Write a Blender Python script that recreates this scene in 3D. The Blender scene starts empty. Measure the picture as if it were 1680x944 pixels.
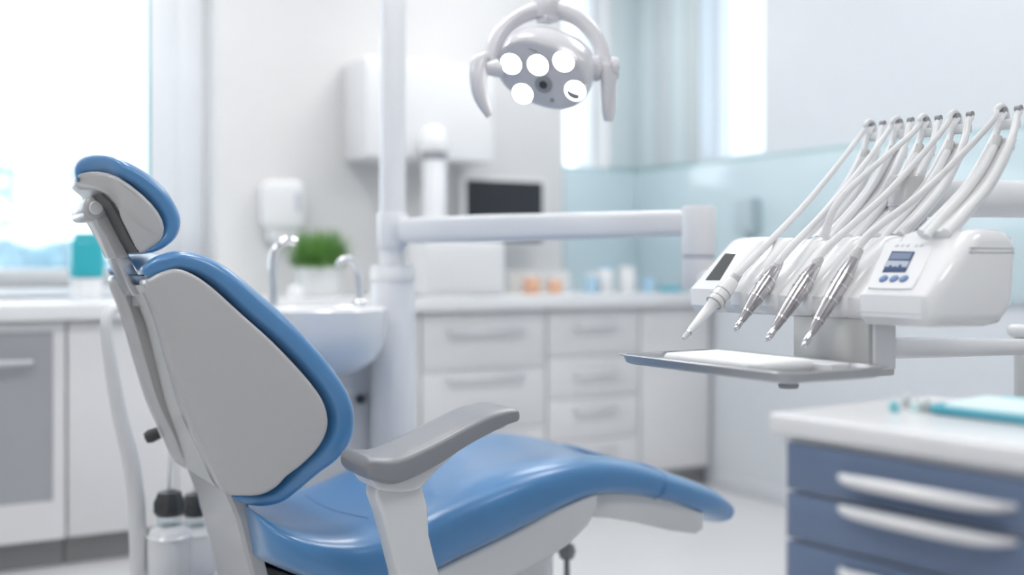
import bpy, bmesh, math, random
from mathutils import Vector, Matrix

random.seed(7)
SC = bpy.context.scene
COL = SC.collection

# ------------------------------------------------------------------ camera
# Room axes: x runs along the counter wall, y runs towards that wall, z is up.
F_PX, CX, HOR = 1900.0, 840.0, 430.0
CAM_H = 1.04
YAW = math.radians(30)
CS, SN = math.cos(YAW), math.sin(YAW)
cam_data = bpy.data.cameras.new('camera')
cam = bpy.data.objects.new('camera', cam_data)
COL.objects.link(cam)
cam.location = (0, 0, CAM_H)
cam.rotation_euler = (math.radians(90), 0, -YAW)
cam_data.sensor_width = 36
cam_data.lens = 36 * F_PX / 1680
cam_data.shift_y = -(472 - HOR) / 1680
cam_data.clip_start = 0.05
cam_data.clip_end = 300
cam_data.dof.use_dof = True
cam_data.dof.focus_distance = 2.22
cam_data.dof.aperture_fstop = 1.15
SC.camera = cam

# ------------------------------------------------------------------ world / exposure
SKY_STRENGTH = 1.6
world = bpy.data.worlds.new('overcast_sky')
SC.world = world
world.use_nodes = True
bg = world.node_tree.nodes['Background']
bg.inputs['Color'].default_value = (0.86, 0.945, 1.0, 1)
bg.inputs['Strength'].default_value = SKY_STRENGTH
SC.view_settings.view_transform = 'Standard'
SC.view_settings.look = 'None'
SC.view_settings.exposure = 0.84
SC.view_settings.gamma = 1.0
SC.view_settings.use_curve_mapping = False
CEIL_PANEL = 7.0      # emission of the ceiling light panels
LED_POWER = 5.0      # emission of the operating lamp lenses

# ------------------------------------------------------------------ measuring helpers
def ray(px):
    k = (px - CX) / F_PX
    return CS * k + SN, CS - SN * k
def at(px, py, Y):
    du, dv = ray(px)
    return Vector((du * Y, dv * Y, CAM_H - (py - HOR) * Y / F_PX))
def on_y(px, py, y):
    return at(px, py, y / ray(px)[1])
def on_x(px, py, x):
    return at(px, py, x / ray(px)[0])
def uz(pts, y):
    return [(on_y(a, b, y).x, on_y(a, b, y).z) for a, b in pts]
def on_plane(px, py, p0, n):
    d = at(px, py, 1.0) - Vector((0, 0, CAM_H))
    o = Vector((0, 0, CAM_H))
    return o + d * ((Vector(p0) - o).dot(n) / d.dot(n))

# ------------------------------------------------------------------ materials
def mat(name, color, rough=0.45, metal=0.0, coat=0.0, bump=0.0, bump_scale=200, vary=0.02, vary_scale=6,
        emit=0.0, spec=0.5, trans=0.0, coat_rough=0.08):
    m = bpy.data.materials.new(name)
    m.use_nodes = True
    nt = m.node_tree
    b = nt.nodes['Principled BSDF']
    tc = nt.nodes.new('ShaderNodeTexCoord')
    no = nt.nodes.new('ShaderNodeTexNoise')
    no.inputs['Scale'].default_value = vary_scale
    nt.links.new(tc.outputs['Object'], no.inputs['Vector'])
    mx = nt.nodes.new('ShaderNodeMix')
    mx.data_type = 'RGBA'
    c = list(color)
    mx.inputs[6].default_value = [max(0, x * (1 - vary)) for x in c] + [1]
    mx.inputs[7].default_value = [min(1, x * (1 + vary)) for x in c] + [1]
    nt.links.new(no.outputs['Fac'], mx.inputs[0])
    nt.links.new(mx.outputs[2], b.inputs['Base Color'])
    b.inputs['Roughness'].default_value = rough
    b.inputs['Metallic'].default_value = metal
    b.inputs['Coat Weight'].default_value = coat
    b.inputs['Coat Roughness'].default_value = coat_rough
    b.inputs['Specular IOR Level'].default_value = spec
    b.inputs['Transmission Weight'].default_value = trans
    if emit:
        b.inputs['Emission Color'].default_value = c + [1]
        b.inputs['Emission Strength'].default_value = emit
    if bump:
        n2 = nt.nodes.new('ShaderNodeTexNoise')
        n2.inputs['Scale'].default_value = bump_scale
        nt.links.new(tc.outputs['Object'], n2.inputs['Vector'])
        bp = nt.nodes.new('ShaderNodeBump')
        bp.inputs['Strength'].default_value = bump
        bp.inputs['Distance'].default_value = 0.002
        nt.links.new(n2.outputs['Fac'], bp.inputs['Height'])
        nt.links.new(bp.outputs['Normal'], b.inputs['Normal'])
    return m

def pane_mat(name, tint, gloss=0.06):
    m = bpy.data.materials.new(name)
    m.use_nodes = True
    nt = m.node_tree
    nt.nodes.remove(nt.nodes['Principled BSDF'])
    out = nt.nodes['Material Output']
    tr = nt.nodes.new('ShaderNodeBsdfTransparent')
    tr.inputs['Color'].default_value = list(tint) + [1]
    gl = nt.nodes.new('ShaderNodeBsdfGlossy')
    gl.inputs['Roughness'].default_value = 0.03
    lw = nt.nodes.new('ShaderNodeLayerWeight')
    lw.inputs['Blend'].default_value = 0.5
    pw = nt.nodes.new('ShaderNodeMath'); pw.operation = 'POWER'
    pw.inputs[1].default_value = 5.0
    nt.links.new(lw.outputs['Facing'], pw.inputs[0])
    ma = nt.nodes.new('ShaderNodeMath'); ma.operation = 'MULTIPLY_ADD'
    ma.inputs[1].default_value = 0.92; ma.inputs[2].default_value = 0.04
    nt.links.new(pw.outputs[0], ma.inputs[0])
    mx = nt.nodes.new('ShaderNodeMixShader')
    nt.links.new(ma.outputs[0], mx.inputs[0])
    nt.links.new(tr.outputs[0], mx.inputs[1])
    nt.links.new(gl.outputs[0], mx.inputs[2])
    nt.links.new(mx.outputs[0], out.inputs['Surface'])
    return m

M = {}
M['wall'] = mat('wall_paint', (0.75, 0.745, 0.75), 0.7, bump=0.05, bump_scale=120)
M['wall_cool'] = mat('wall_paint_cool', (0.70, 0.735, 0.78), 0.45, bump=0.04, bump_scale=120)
M['ceiling'] = mat('ceiling_paint', (0.88, 0.88, 0.88), 0.8)
M['floor'] = mat('floor_vinyl', (0.70, 0.70, 0.71), 0.28, vary=0.04, vary_scale=3)
M['white_frame'] = mat('white_window_frame', (0.86, 0.88, 0.92), 0.35)
M['gasket'] = mat('teal_glass_edge', (0.02, 0.33, 0.38), 0.3)
M['pane'] = pane_mat('window_glass', (0.97, 0.99, 1.0))
M['pane_frost'] = pane_mat('pale_blue_glass', (0.58, 0.635, 0.67))
M['pane_pale'] = pane_mat('faint_blue_glass', (0.80, 0.86, 0.89))
M['clear'] = pane_mat('clear_jar_glass', (0.90, 0.94, 0.95))
M['laminate'] = mat('white_laminate', (0.80, 0.80, 0.815), 0.35)
M['laminate_warm'] = mat('warm_white_laminate', (0.78, 0.775, 0.77), 0.4)
M['worktop'] = mat('white_worktop', (0.88, 0.89, 0.91), 0.22)
M['door_grey'] = mat('grey_frosted_panel', (0.40, 0.41, 0.44), 0.4)
M['plinth'] = mat('grey_plinth', (0.27, 0.275, 0.28), 0.5)
M['handle_grey'] = mat('pale_metal_handle', (0.66, 0.66, 0.69), 0.3, metal=0.3)
M['splash'] = mat('pale_cyan_glass', (0.60, 0.735, 0.79), 0.10, coat=0.4)
M['splash_edge'] = mat('green_glass_edge', (0.42, 0.60, 0.63), 0.2)
M['blind'] = mat('pale_blue_green_panel', (0.60, 0.67, 0.69), 0.5)
M['blind_light'] = mat('lighter_blue_panel', (0.67, 0.765, 0.80), 0.5)
M['blue'] = mat('blue_leatherette', (0.058, 0.232, 0.505), 0.36, bump=0.05, bump_scale=700, vary=0.03, coat=0.8, coat_rough=0.24)
M['blue'].node_tree.nodes['Principled BSDF'].inputs['Coat IOR'].default_value = 1.6
_b = M['blue'].node_tree.nodes['Principled BSDF']
_b.inputs['Sheen Weight'].default_value = 0.3
_b.inputs['Sheen Roughness'].default_value = 0.35
_b.inputs['Sheen Tint'].default_value = (0.85, 0.93, 1, 1)
M['shell'] = mat('light_plastic_shell', (0.51, 0.51, 0.52), 0.20, vary=0.01)
M['shell_white'] = mat('white_plastic_shell', (0.70, 0.715, 0.735), 0.22, vary=0.01)
M['shell_grey'] = mat('light_grey_plastic', (0.58, 0.585, 0.58), 0.3, vary=0.01)
M['gloss_white'] = mat('glossy_white_plastic', (0.84, 0.845, 0.86), 0.14, vary=0.01, coat=0.2)
M['satin_white'] = mat('satin_white_enamel', (0.80, 0.81, 0.84), 0.25, vary=0.01)
M['seam'] = mat('grey_seam', (0.35, 0.36, 0.38), 0.5)
M['arm_pad'] = mat('grey_armrest_rubber', (0.235, 0.245, 0.27), 0.38, bump=0.04, bump_scale=500, coat=0.6, coat_rough=0.3)
M['steel'] = mat('brushed_steel', (0.62, 0.63, 0.65), 0.2, metal=1.0)
M['chrome'] = mat('chrome', (0.78, 0.78, 0.80), 0.08, metal=1.0)
M['hp_steel'] = mat('handpiece_steel', (0.55, 0.53, 0.545), 0.2, metal=1.0)
M['dark'] = mat('dark_plastic', (0.045, 0.047, 0.05), 0.4)
M['mid_grey'] = mat('mid_grey_plastic', (0.30, 0.31, 0.33), 0.4)
M['tray'] = mat('tray_steel', (0.44, 0.45, 0.47), 0.3, metal=0.7)
M['paper'] = mat('white_paper', (0.80, 0.81, 0.83), 0.7, bump=0.05, bump_scale=60)
M['screen'] = mat('dark_screen', (0.018, 0.021, 0.027), 0.25)
M['screen_grey'] = mat('grey_lcd', (0.075, 0.08, 0.085), 0.6, spec=0.2)
M['lcd_navy'] = mat('navy_lcd', (0.05, 0.085, 0.20), 0.5, spec=0.25)
M['lcd_pale'] = mat('pale_lcd_band', (0.42, 0.47, 0.56), 0.3)
M['button'] = mat('blue_button', (0.12, 0.21, 0.42), 0.35)
M['icon'] = mat('pale_grey_icon', (0.58, 0.60, 0.66), 0.5)
M['hose'] = mat('white_silicone_hose', (0.74, 0.745, 0.76), 0.35)
M['slate'] = mat('slate_blue_laminate', (0.155, 0.215, 0.345), 0.33)
M['teal'] = mat('teal_plastic', (0.03, 0.40, 0.47), 0.35)
M['teal_dark'] = mat('teal_tray_plastic', (0.07, 0.42, 0.55), 0.35)
M['soft_teal'] = mat('soft_teal_plastic', (0.25, 0.60, 0.66), 0.4)
M['soft_grey'] = mat('soft_grey_plastic', (0.50, 0.52, 0.54), 0.4)
M['pale_teal'] = mat('pale_teal_paper', (0.70, 0.86, 0.88), 0.6)
M['leaf'] = mat('grass_green', (0.17, 0.36, 0.09), 0.5, vary=0.5, vary_scale=30)
M['soil'] = mat('potting_soil', (0.05, 0.04, 0.03), 0.9)
M['orange'] = mat('pale_orange_plastic', (0.80, 0.47, 0.32), 0.5)
M['pale_blue'] = mat('pale_blue_plastic', (0.42, 0.62, 0.78), 0.4)
M['box_blue'] = mat('grey_blue_box', (0.50, 0.61, 0.66), 0.4)  # tone of a faint glass reflection, given to a solid box
M['lamp_white'] = mat('lamp_enamel', (0.66, 0.66, 0.70), 0.18, vary=0.01, coat=0.3)
M['led'] = mat('lamp_led_lens', (1.0, 0.985, 0.95), 0.2, emit=LED_POWER, vary=0)
M['reflector'] = mat('lamp_face_plastic', (0.60, 0.60, 0.65), 0.15, coat=0.5)
M['ceil_light'] = mat('ceiling_light_diffuser', (1.0, 0.985, 0.965), 0.5, emit=CEIL_PANEL, vary=0)
M['snow'] = mat('snowy_ground', (0.75, 0.79, 0.82), 0.9)  # bright haze painted in as a pale ground tone
M['frost'] = mat('frosted_foliage', (0.30, 0.42, 0.49), 0.9, vary=0.2, vary_scale=2)  # distant haze mixed into the leaf colour as pale blue-grey
M['bark'] = mat('pale_bark', (0.40, 0.46, 0.50), 0.9)  # trunk paled towards blue for the same haze

# ------------------------------------------------------------------ mesh helpers
def tag(o, label=None, cat=None, group=None, kind=None):
    if label: o['label'] = label
    if cat: o['category'] = cat
    if group: o['group'] = group
    if kind: o['kind'] = kind
    return o
def thing(name, loc, label, cat, group=None):
    o = bpy.data.objects.new(name, None)
    COL.objects.link(o)
    o.empty_display_size = 0.05
    o.location = loc
    return tag(o, label, cat, group)
def world_loc(o):
    v = Vector((0, 0, 0))
    while o is not None:
        v += Vector(o.location)
        o = o.parent
    return v
def emit_obj(name, bm, m, parent=None, smooth=40, loc=None):
    """link a bmesh built in room coordinates as one object (origin at its parent, or at its own base)"""
    bmesh.ops.recalc_face_normals(bm, faces=bm.faces)
    me = bpy.data.meshes.new(name)
    bm.to_mesh(me); bm.free()
    o = bpy.data.objects.new(name, me)
    COL.objects.link(o)
    if parent is not None:
        me.transform(Matrix.Translation(-world_loc(parent)))
        o.parent = parent
    else:
        if loc is None:
            xs = [v.co for v in me.vertices]
            loc = Vector(((min(c.x for c in xs) + max(c.x for c in xs)) / 2,
                          (min(c.y for c in xs) + max(c.y for c in xs)) / 2, min(c.z for c in xs)))
        me.transform(Matrix.Translation(-Vector(loc)))
        o.location = loc
    me.materials.append(m)
    if smooth:
        for p in me.polygons: p.use_smooth = True
        me.set_sharp_from_angle(angle=math.radians(smooth))
    return o
def bm_box(bm, x0, x1, y0, y1, z0, z1, bevel=0.0, seg=2):
    r = bmesh.ops.create_cube(bm, size=1)
    vs = r['verts']
    for v in vs:
        v.co = Vector(((x0 + x1) / 2 + v.co.x * (x1 - x0), (y0 + y1) / 2 + v.co.y * (y1 - y0), (z0 + z1) / 2 + v.co.z * (z1 - z0)))
    if bevel:
        es = list({e for v in vs for e in v.link_edges})
        bmesh.ops.bevel(bm, geom=es, offset=bevel, segments=seg, profile=0.5, affect='EDGES')
    return bm
def box(name, x0, x1, y0, y1, z0, z1, m, parent=None, bevel=0.003, seg=2, loc=None):
    return emit_obj(name, bm_box(bmesh.new(), x0, x1, y0, y1, z0, z1, bevel, seg), m, parent, 40, loc)
def catmull(pts, n=4, closed=False):
    pts = [tuple(p) for p in pts]
    N = len(pts); out = []
    for i in range(N if closed else N - 1):
        if closed:
            p = [pts[(i + j - 1) % N] for j in range(4)]
        else:
            p = [pts[max(0, min(N - 1, i + j - 1))] for j in range(4)]
        for s in range(n):
            t = s / n
            out.append(tuple(0.5 * ((2 * b) + (-a + c) * t + (2 * a - 5 * b + 4 * c - d) * t * t + (-a + 3 * b - 3 * c + d) * t ** 3)
                             for a, b, c, d in zip(*p)))
    if not closed: out.append(pts[-1])
    return out
def bridge(bm, a, b):
    n = len(a)
    for i in range(n):
        bm.faces.new((a[i], a[(i + 1) % n], b[(i + 1) % n], b[i]))
def bm_tube(bm, pts, r, n=12, caps=True, flat=1.0):
    pts = [Vector(p) for p in pts]
    rs = r if isinstance(r, (list, tuple)) else [r] * len(pts)
    t0 = (pts[1] - pts[0]).normalized()
    ref = Vector((0, 0, 1)) if abs(t0.z) < 0.9 else Vector((1, 0, 0))
    nrm = (ref - t0 * ref.dot(t0)).normalized()
    rings = []
    for i, p in enumerate(pts):
        t = (pts[min(i + 1, len(pts) - 1)] - pts[max(i - 1, 0)]).normalized()
        nrm = (nrm - t * nrm.dot(t)).normalized()
        bn = t.cross(nrm)
        rings.append([bm.verts.new(p + (nrm * math.cos(a) + bn * math.sin(a) * flat) * rs[i])
                      for a in (2 * math.pi * j / n for j in range(n))])
    for a, b in zip(rings, rings[1:]): bridge(bm, a, b)
    if caps:
        bm.faces.new(rings[0]); bm.faces.new(rings[-1])
    return bm
def tube(name, pts, r, m, parent=None, n=12, smooth_pts=0, flat=1.0, loc=None):
    if smooth_pts:
        if isinstance(r, (list, tuple)):
            full = catmull([tuple(p) + (q,) for p, q in zip(pts, r)], smooth_pts)
            pts = [f[:3] for f in full]; r = [f[3] for f in full]
        else:
            pts = catmull(pts, smooth_pts)
    return emit_obj(name, bm_tube(bmesh.new(), pts, r, n, True, flat), m, parent, 50, loc)
def bm_lathe(bm, prof, origin, axis=(0, 0, 1), n=24, ring=False):
    ax = Vector(axis).normalized()
    ref = Vector((1, 0, 0)) if abs(ax.x) < 0.9 else Vector((0, 1, 0))
    e1 = (ref - ax * ref.dot(ax)).normalized(); e2 = ax.cross(e1)
    o = Vector(origin); rings = []
    for r, h in prof:
        rings.append([bm.verts.new(o + ax * h + (e1 * math.cos(a) + e2 * math.sin(a)) * max(r, 1e-4))
                      for a in (2 * math.pi * j / n for j in range(n))])
    for a, b in zip(rings, rings[1:]): bridge(bm, a, b)
    if ring: bridge(bm, rings[-1], rings[0])
    else: bm.faces.new(rings[0]); bm.faces.new(rings[-1])
    return bm
def lathe(name, prof, origin, m, parent=None, axis=(0, 0, 1), n=24, smooth=40, loc=None, ring=False):
    return emit_obj(name, bm_lathe(bmesh.new(), prof, origin, axis, n, ring), m, parent, smooth, loc)
def inset_loop(pts, d):
    n = len(pts)
    area = sum(pts[i][0] * pts[(i + 1) % n][1] - pts[(i + 1) % n][0] * pts[i][1] for i in range(n))
    s = 1 if area > 0 else -1
    out = []
    for i in range(n):
        a, b, c = Vector(pts[i - 1][:2]), Vector(pts[i][:2]), Vector(pts[(i + 1) % n][:2])
        n1 = Vector((-(b - a).y, (b - a).x)); n2 = Vector((-(c - b).y, (c - b).x))
        if n1.length < 1e-9: n1 = n2
        if n2.length < 1e-9: n2 = n1
        n1.normalize(); n2.normalize()
        nn = (n1 + n2)
        nn = nn.normalized() if nn.length > 1e-6 else n1
        k = 1 / max(0.5, nn.dot(n1))
        out.append((b.x + nn.x * d * s * k, b.y + nn.y * d * s * k))
    return out
def bm_layers(bm, outline, rings, axis='y', off=None):
    """stack of inset copies of an outline: rings = [(inset, height)]; axis y -> outline is (x, z), z -> (x, y), x -> (y, z)"""
    prev = None; first = None
    for ins, h in rings:
        lp = inset_loop(outline, ins) if ins else [p[:2] for p in outline]
        vs = []
        for i, (a, b) in enumerate(lp):
            hh = h + ((off(a, b) if callable(off) else off[i]) if off else 0)
            vs.append(bm.verts.new({'y': (a, hh, b), 'z': (a, b, hh), 'x': (hh, a, b)}[axis]))
        if prev: bridge(bm, prev, vs)
        else: first = vs
        prev = vs
    bm.faces.new(first); bm.faces.new(prev)
    return bm
def round_rings(h0, h1, b, seg=4):
    """rings for a slab from h0 to h1 with both edges rounded by b"""
    s = 1 if h1 > h0 else -1
    r = []
    for j in range(seg + 1):
        a = math.pi / 2 * j / seg
        r.append((b * (1 - math.sin(a)), h0 + s * b * (1 - math.cos(a))))
    return r + [(i, h1 - (h - h0)) for i, h in reversed(r)]
def slab(name, outline, h0, h1, b, m, parent=None, axis='y', seg=4, smooth=40, loc=None):
    return emit_obj(name, bm_layers(bmesh.new(), outline, round_rings(h0, h1, b, seg), axis), m, parent, smooth, loc)
def rrect(x0, x1, y0, y1, r, n=5):
    out = []
    for cx, cy, a0 in ((x1 - r, y1 - r, 0), (x0 + r, y1 - r, 90), (x0 + r, y0 + r, 180), (x1 - r, y0 + r, 270)):
        for j in range(n + 1):
            a = math.radians(a0 + 90 * j / n)
            out.append((cx + r * math.cos(a), cy + r * math.sin(a)))
    return out
def bm_pad(bm, stations, e=3.2, n=44, res=4, end=(0.02, 0.02), dish=0.0, groove=None):
    """upholstery: stations (x_out, z_out, x_in, z_in, y_lo, y_hi); every cross-section is a rounded rectangle"""
    st = catmull(stations, res)
    secs = []
    for s in st:
        mid = Vector(((s[0] + s[2]) / 2, (s[1] + s[3]) / 2)); d = Vector(((s[0] - s[2]) / 2, (s[1] - s[3]) / 2))
        secs.append((mid, d, s[4], s[5]))
    def capped(secs, r):
        mid, d, a, b = secs[0]
        t = (secs[0][0] - secs[1][0]).normalized()
        out = []
        for j in range(4, 0, -1):
            an = math.pi / 2 * j / 4.35
            k = math.cos(an); w = (b - a) / 2 - r * (1 - k)
            out.append((mid + t * r * math.sin(an), d * k, (a + b) / 2 - w, (a + b) / 2 + w))
        return out
    secs = capped(secs, end[0]) + secs + capped(secs[::-1], end[1])[::-1]
    rings = []
    for i, (mid, d, a, b) in enumerate(secs):
        ring = []
        gd = d.normalized() * groove(max(0, min(1, (i - 4) / (len(secs) - 9)))) if groove else None
        for j in range(n):
            th = 2 * math.pi * j / n
            c, s = math.cos(th), math.sin(th)
            x = math.copysign(abs(c) ** (2 / e), c); y = math.copysign(abs(s) ** (2 / e), s)
            q = mid + d * y
            if groove and y > 0: q = q - gd * (1 - x * x) ** 2
            z = q.y
            if y > 0 and dish: z -= dish * (1 - x * x) ** 2
            ring.append(bm.verts.new((q.x, (a + b) / 2 + x * (b - a) / 2, z)))
        rings.append(ring)
    for a, b in zip(rings, rings[1:]): bridge(bm, a, b)
    bm.faces.new(rings[0]); bm.faces.new(rings[-1])
    return bm
def pairs(lst, y_lo, y_hi, ins=0.03):
    out = []
    for i, (o, n) in enumerate(lst):
        lo = y_lo(i / (len(lst) - 1)) if callable(y_lo) else y_lo
        hi = y_hi(i / (len(lst) - 1)) if callable(y_hi) else y_hi
        a = on_y(o[0], o[1], lo + ins); b = on_y(n[0], n[1], lo + ins)
        out.append((a.x, a.z, b.x, b.z, lo, hi))
    return out

# ================================================================== THE ROOM
X0, XW2 = -2.3, 3.48          # far side wall, glass-panelled wall
Y0, YW1 = -2.0, 4.75          # wall behind the camera, counter wall
H = 2.75
def struct(name, bm, m): return tag(emit_obj(name, bm, m), kind='structure')
struct('floor', bm_box(bmesh.new(), X0 - .3, XW2 + .3, Y0 - .3, YW1 + .3, -0.1, 0), M['floor'])
struct('ceiling', bm_box(bmesh.new(), X0 - .3, XW2 + .3, Y0 - .3, YW1 + .3, H, H + .1), M['ceiling'])
WX0, WX1, WZ0, WZ1 = -1.5, 1.333, 0.94, 2.45       # big window
SX0, SX1, SZ0, SZ1 = 3.035, 3.30, 1.49, 2.5        # slit window in the counter wall
RY0, RY1 = 3.83, 4.26                              # slit window in the side wall
bm = bmesh.new()
for a, b, c, d in ((X0 - .3, WX0, 0, H), (WX0, WX1, 0, WZ0), (WX0, WX1, WZ1, H), (WX1, SX0, 0, H),
                   (SX0, SX1, 0, SZ0), (SX0, SX1, SZ1, H), (SX1, XW2, 0, H)):
    bm_box(bm, a, b, YW1, YW1 + .3, c, d)
struct('wall_back', bm, M['wall'])
bm = bmesh.new()
for a, b, c, d in ((Y0 - .3, RY0, 0, H), (RY0, RY1, 0, 1.52), (RY0, RY1, SZ1, H), (RY1, YW1 + .3, 0, H)):
    bm_box(bm, XW2, XW2 + .19, a, b, c, d)
struct('wall_right', bm, M['wall_cool'])
struct('wall_left', bm_box(bmesh.new(), X0 - .3, X0, Y0 - .3, YW1, 0, H), M['wall'])
struct('wall_front', bm_box(bmesh.new(), X0, XW2, Y0 - .3, Y0, 0, H), M['wall'])
box_ = bm_box(bmesh.new(), XW2 - .012, XW2, Y0, 4.13, 0, 0.07, 0.003)
struct('baseboard_right', box_, M['wall_cool'])

def window(name, along, a0, a1, z0, z1, plane, fw, gask=True, bottom=None, glass='pane'):
    """frame + pane + gasket set in an opening; along 'x' (counter wall) or 'y' (side wall)"""
    def bx(b, p0, p1, q0, q1, r0, r1, bev=0.006):
        if along == 'x': bm_box(b, p0, p1, q0, q1, r0, r1, bev)
        else: bm_box(b, q0, q1, p0, p1, r0, r1, bev)
    fb = bottom or fw
    root = bpy.data.objects.new(name, None); COL.objects.link(root)
    root.location = ((a0 + a1) / 2, plane, z0) if along == 'x' else (plane, (a0 + a1) / 2, z0)
    root['kind'] = 'structure'
    b = bmesh.new()
    bx(b, a0, a0 + fw, plane, plane + .07, z0, z1); bx(b, a1 - fw, a1, plane, plane + .07, z0, z1)
    bx(b, a0 + fw, a1 - fw, plane, plane + .07, z0, z0 + fb); bx(b, a0 + fw, a1 - fw, plane, plane + .07, z1 - fw, z1)
    emit_obj('window_frame', b, M['white_frame'], root)
    b = bmesh.new()
    bx(b, a0 + fw, a1 - fw, plane + .045, plane + .05, z0 + fb, z1 - fw, 0)
    emit_obj('pane', b, M[glass], root, 0)
    if gask:
        b = bmesh.new()
        g = 0.008
        for p, q, r, s in ((a0 + fw, a0 + fw + g, z0 + fb, z1 - fw), (a1 - fw - g, a1 - fw, z0 + fb, z1 - fw)):
            bx(b, p, q, plane + .02, plane + .045, r, s, 0)
        emit_obj('gasket', b, M['gasket'], root, 0)
    return root
w1 = window('window_1', 'x', WX0, WX1, WZ0, WZ1, YW1 + .19, 0.11, True, 0.075)
# inner sash of the big window (second frame, slightly proud)
b = bmesh.new()
SH = 0.113
bm_box(b, WX1 - .11 - SH, WX1 - .108, YW1 + .205, YW1 + .235, WZ0 + .075, WZ1 - .11, 0.006)
emit_obj('sash_stile', b, M['white_frame'], w1)
b = bmesh.new(); bm_box(b, WX1 - .11 - SH - .009, WX1 - .11 - SH, YW1 + .206, YW1 + .236, WZ0 + .075, WZ1 - .11)
emit_obj('gasket', b, M['gasket'], w1, 0)
window('window_2', 'x', SX0, SX1, SZ0, SZ1, YW1 + .12, 0.02, False)
window('window_3', 'y', RY0, RY1, 1.52, SZ1, XW2 + .10, 0.02, False, None, 'pane_pale')
# window sill board
struct('trim_1', bm_box(bmesh.new(), WX0, WX1, YW1 - .02, YW1 + .19, WZ0 - .03, WZ0, 0.005), M['white_frame'])
# glass wall cladding: low panels of pale cyan glass with a greener polished edge
def cladding(name, x0, x1, y0, y1):
    o = struct(name, bm_box(bmesh.new(), x0, x1, y0, y1, 0.90, 1.492, 0.001), M['splash'])
    e = box('polished_edge', x0, x1, y0, y1, 1.492, 1.506, M['splash_edge'], o, 0.001)
    return o
cladding('trim_2', SX0 - .01, XW2 - .018, YW1 - .012, YW1)
cladding('trim_3', XW2 - .018, XW2, 0.6, YW1)
# tall pale panels on the side wall between corner and slit window
for i, (a, b_, mm) in enumerate(((4.27, 4.36, 'blind'), (4.365, 4.47, 'blind_light'), (4.475, 4.60, 'blind'), (4.605, 4.75, 'blind_light'))):
    struct('trim_%d' % (4 + i), bm_box(bmesh.new(), XW2 - .014, XW2, a, b_, 1.51, H, 0.003), M[mm])
struct('trim_8', bm_box(bmesh.new(), SX1 + .01, XW2 - .014, YW1 - .01, YW1, 1.51, H, 0.003), M['blind_light'])

# ceiling light panels
GRP = 'square light panels in the ceiling'
for i, (x, y) in enumerate(((-0.8, 0.4), (-0.8, 2.4), (0.9, 0.4), (0.9, 2.4), (2.5, 0.4), (2.5, 2.4), (0.9, 3.9), (2.5, 3.9))):
    t = thing('ceiling_light', (x, y, H), 'white framed square light panel recessed in the ceiling', 'light', GRP)
    b = bmesh.new()
    for p in ((x - .3, x + .3, y - .3, y - .28), (x - .3, x + .3, y + .28, y + .3), (x - .3, x - .28, y - .28, y + .28), (x + .28, x + .3, y - .28, y + .28)):
        bm_box(b, *p, H - .02, H)
    emit_obj('frame', b, M['laminate'], t)
    box('diffuser', x - .28, x + .28, y - .28, y + .28, H - .012, H - .004, M['ceil_light'], t, 0)

# ------------------------------------------------------------------ outdoors: ground and trees, haze painted into their pale colours
o = tag(box('snowy_ground', -60, 80, 8, 140, -4.2, -4.0, M['snow'], None, 0), kind='structure')
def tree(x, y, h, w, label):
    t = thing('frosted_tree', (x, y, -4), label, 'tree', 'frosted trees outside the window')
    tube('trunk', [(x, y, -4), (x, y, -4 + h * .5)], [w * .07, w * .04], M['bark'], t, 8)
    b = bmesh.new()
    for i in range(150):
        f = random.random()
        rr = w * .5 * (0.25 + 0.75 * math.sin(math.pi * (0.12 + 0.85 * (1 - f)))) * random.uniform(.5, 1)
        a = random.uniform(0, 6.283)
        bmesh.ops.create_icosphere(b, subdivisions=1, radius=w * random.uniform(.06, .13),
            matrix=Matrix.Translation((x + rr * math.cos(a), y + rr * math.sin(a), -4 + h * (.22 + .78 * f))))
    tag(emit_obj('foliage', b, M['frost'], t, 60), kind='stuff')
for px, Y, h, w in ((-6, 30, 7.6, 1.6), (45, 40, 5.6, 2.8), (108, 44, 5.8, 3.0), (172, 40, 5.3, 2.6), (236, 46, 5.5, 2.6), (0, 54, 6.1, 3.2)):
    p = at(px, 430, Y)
    tree(p.x, p.y, h, w, 'hazy frosted tree seen through the big window')

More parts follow.
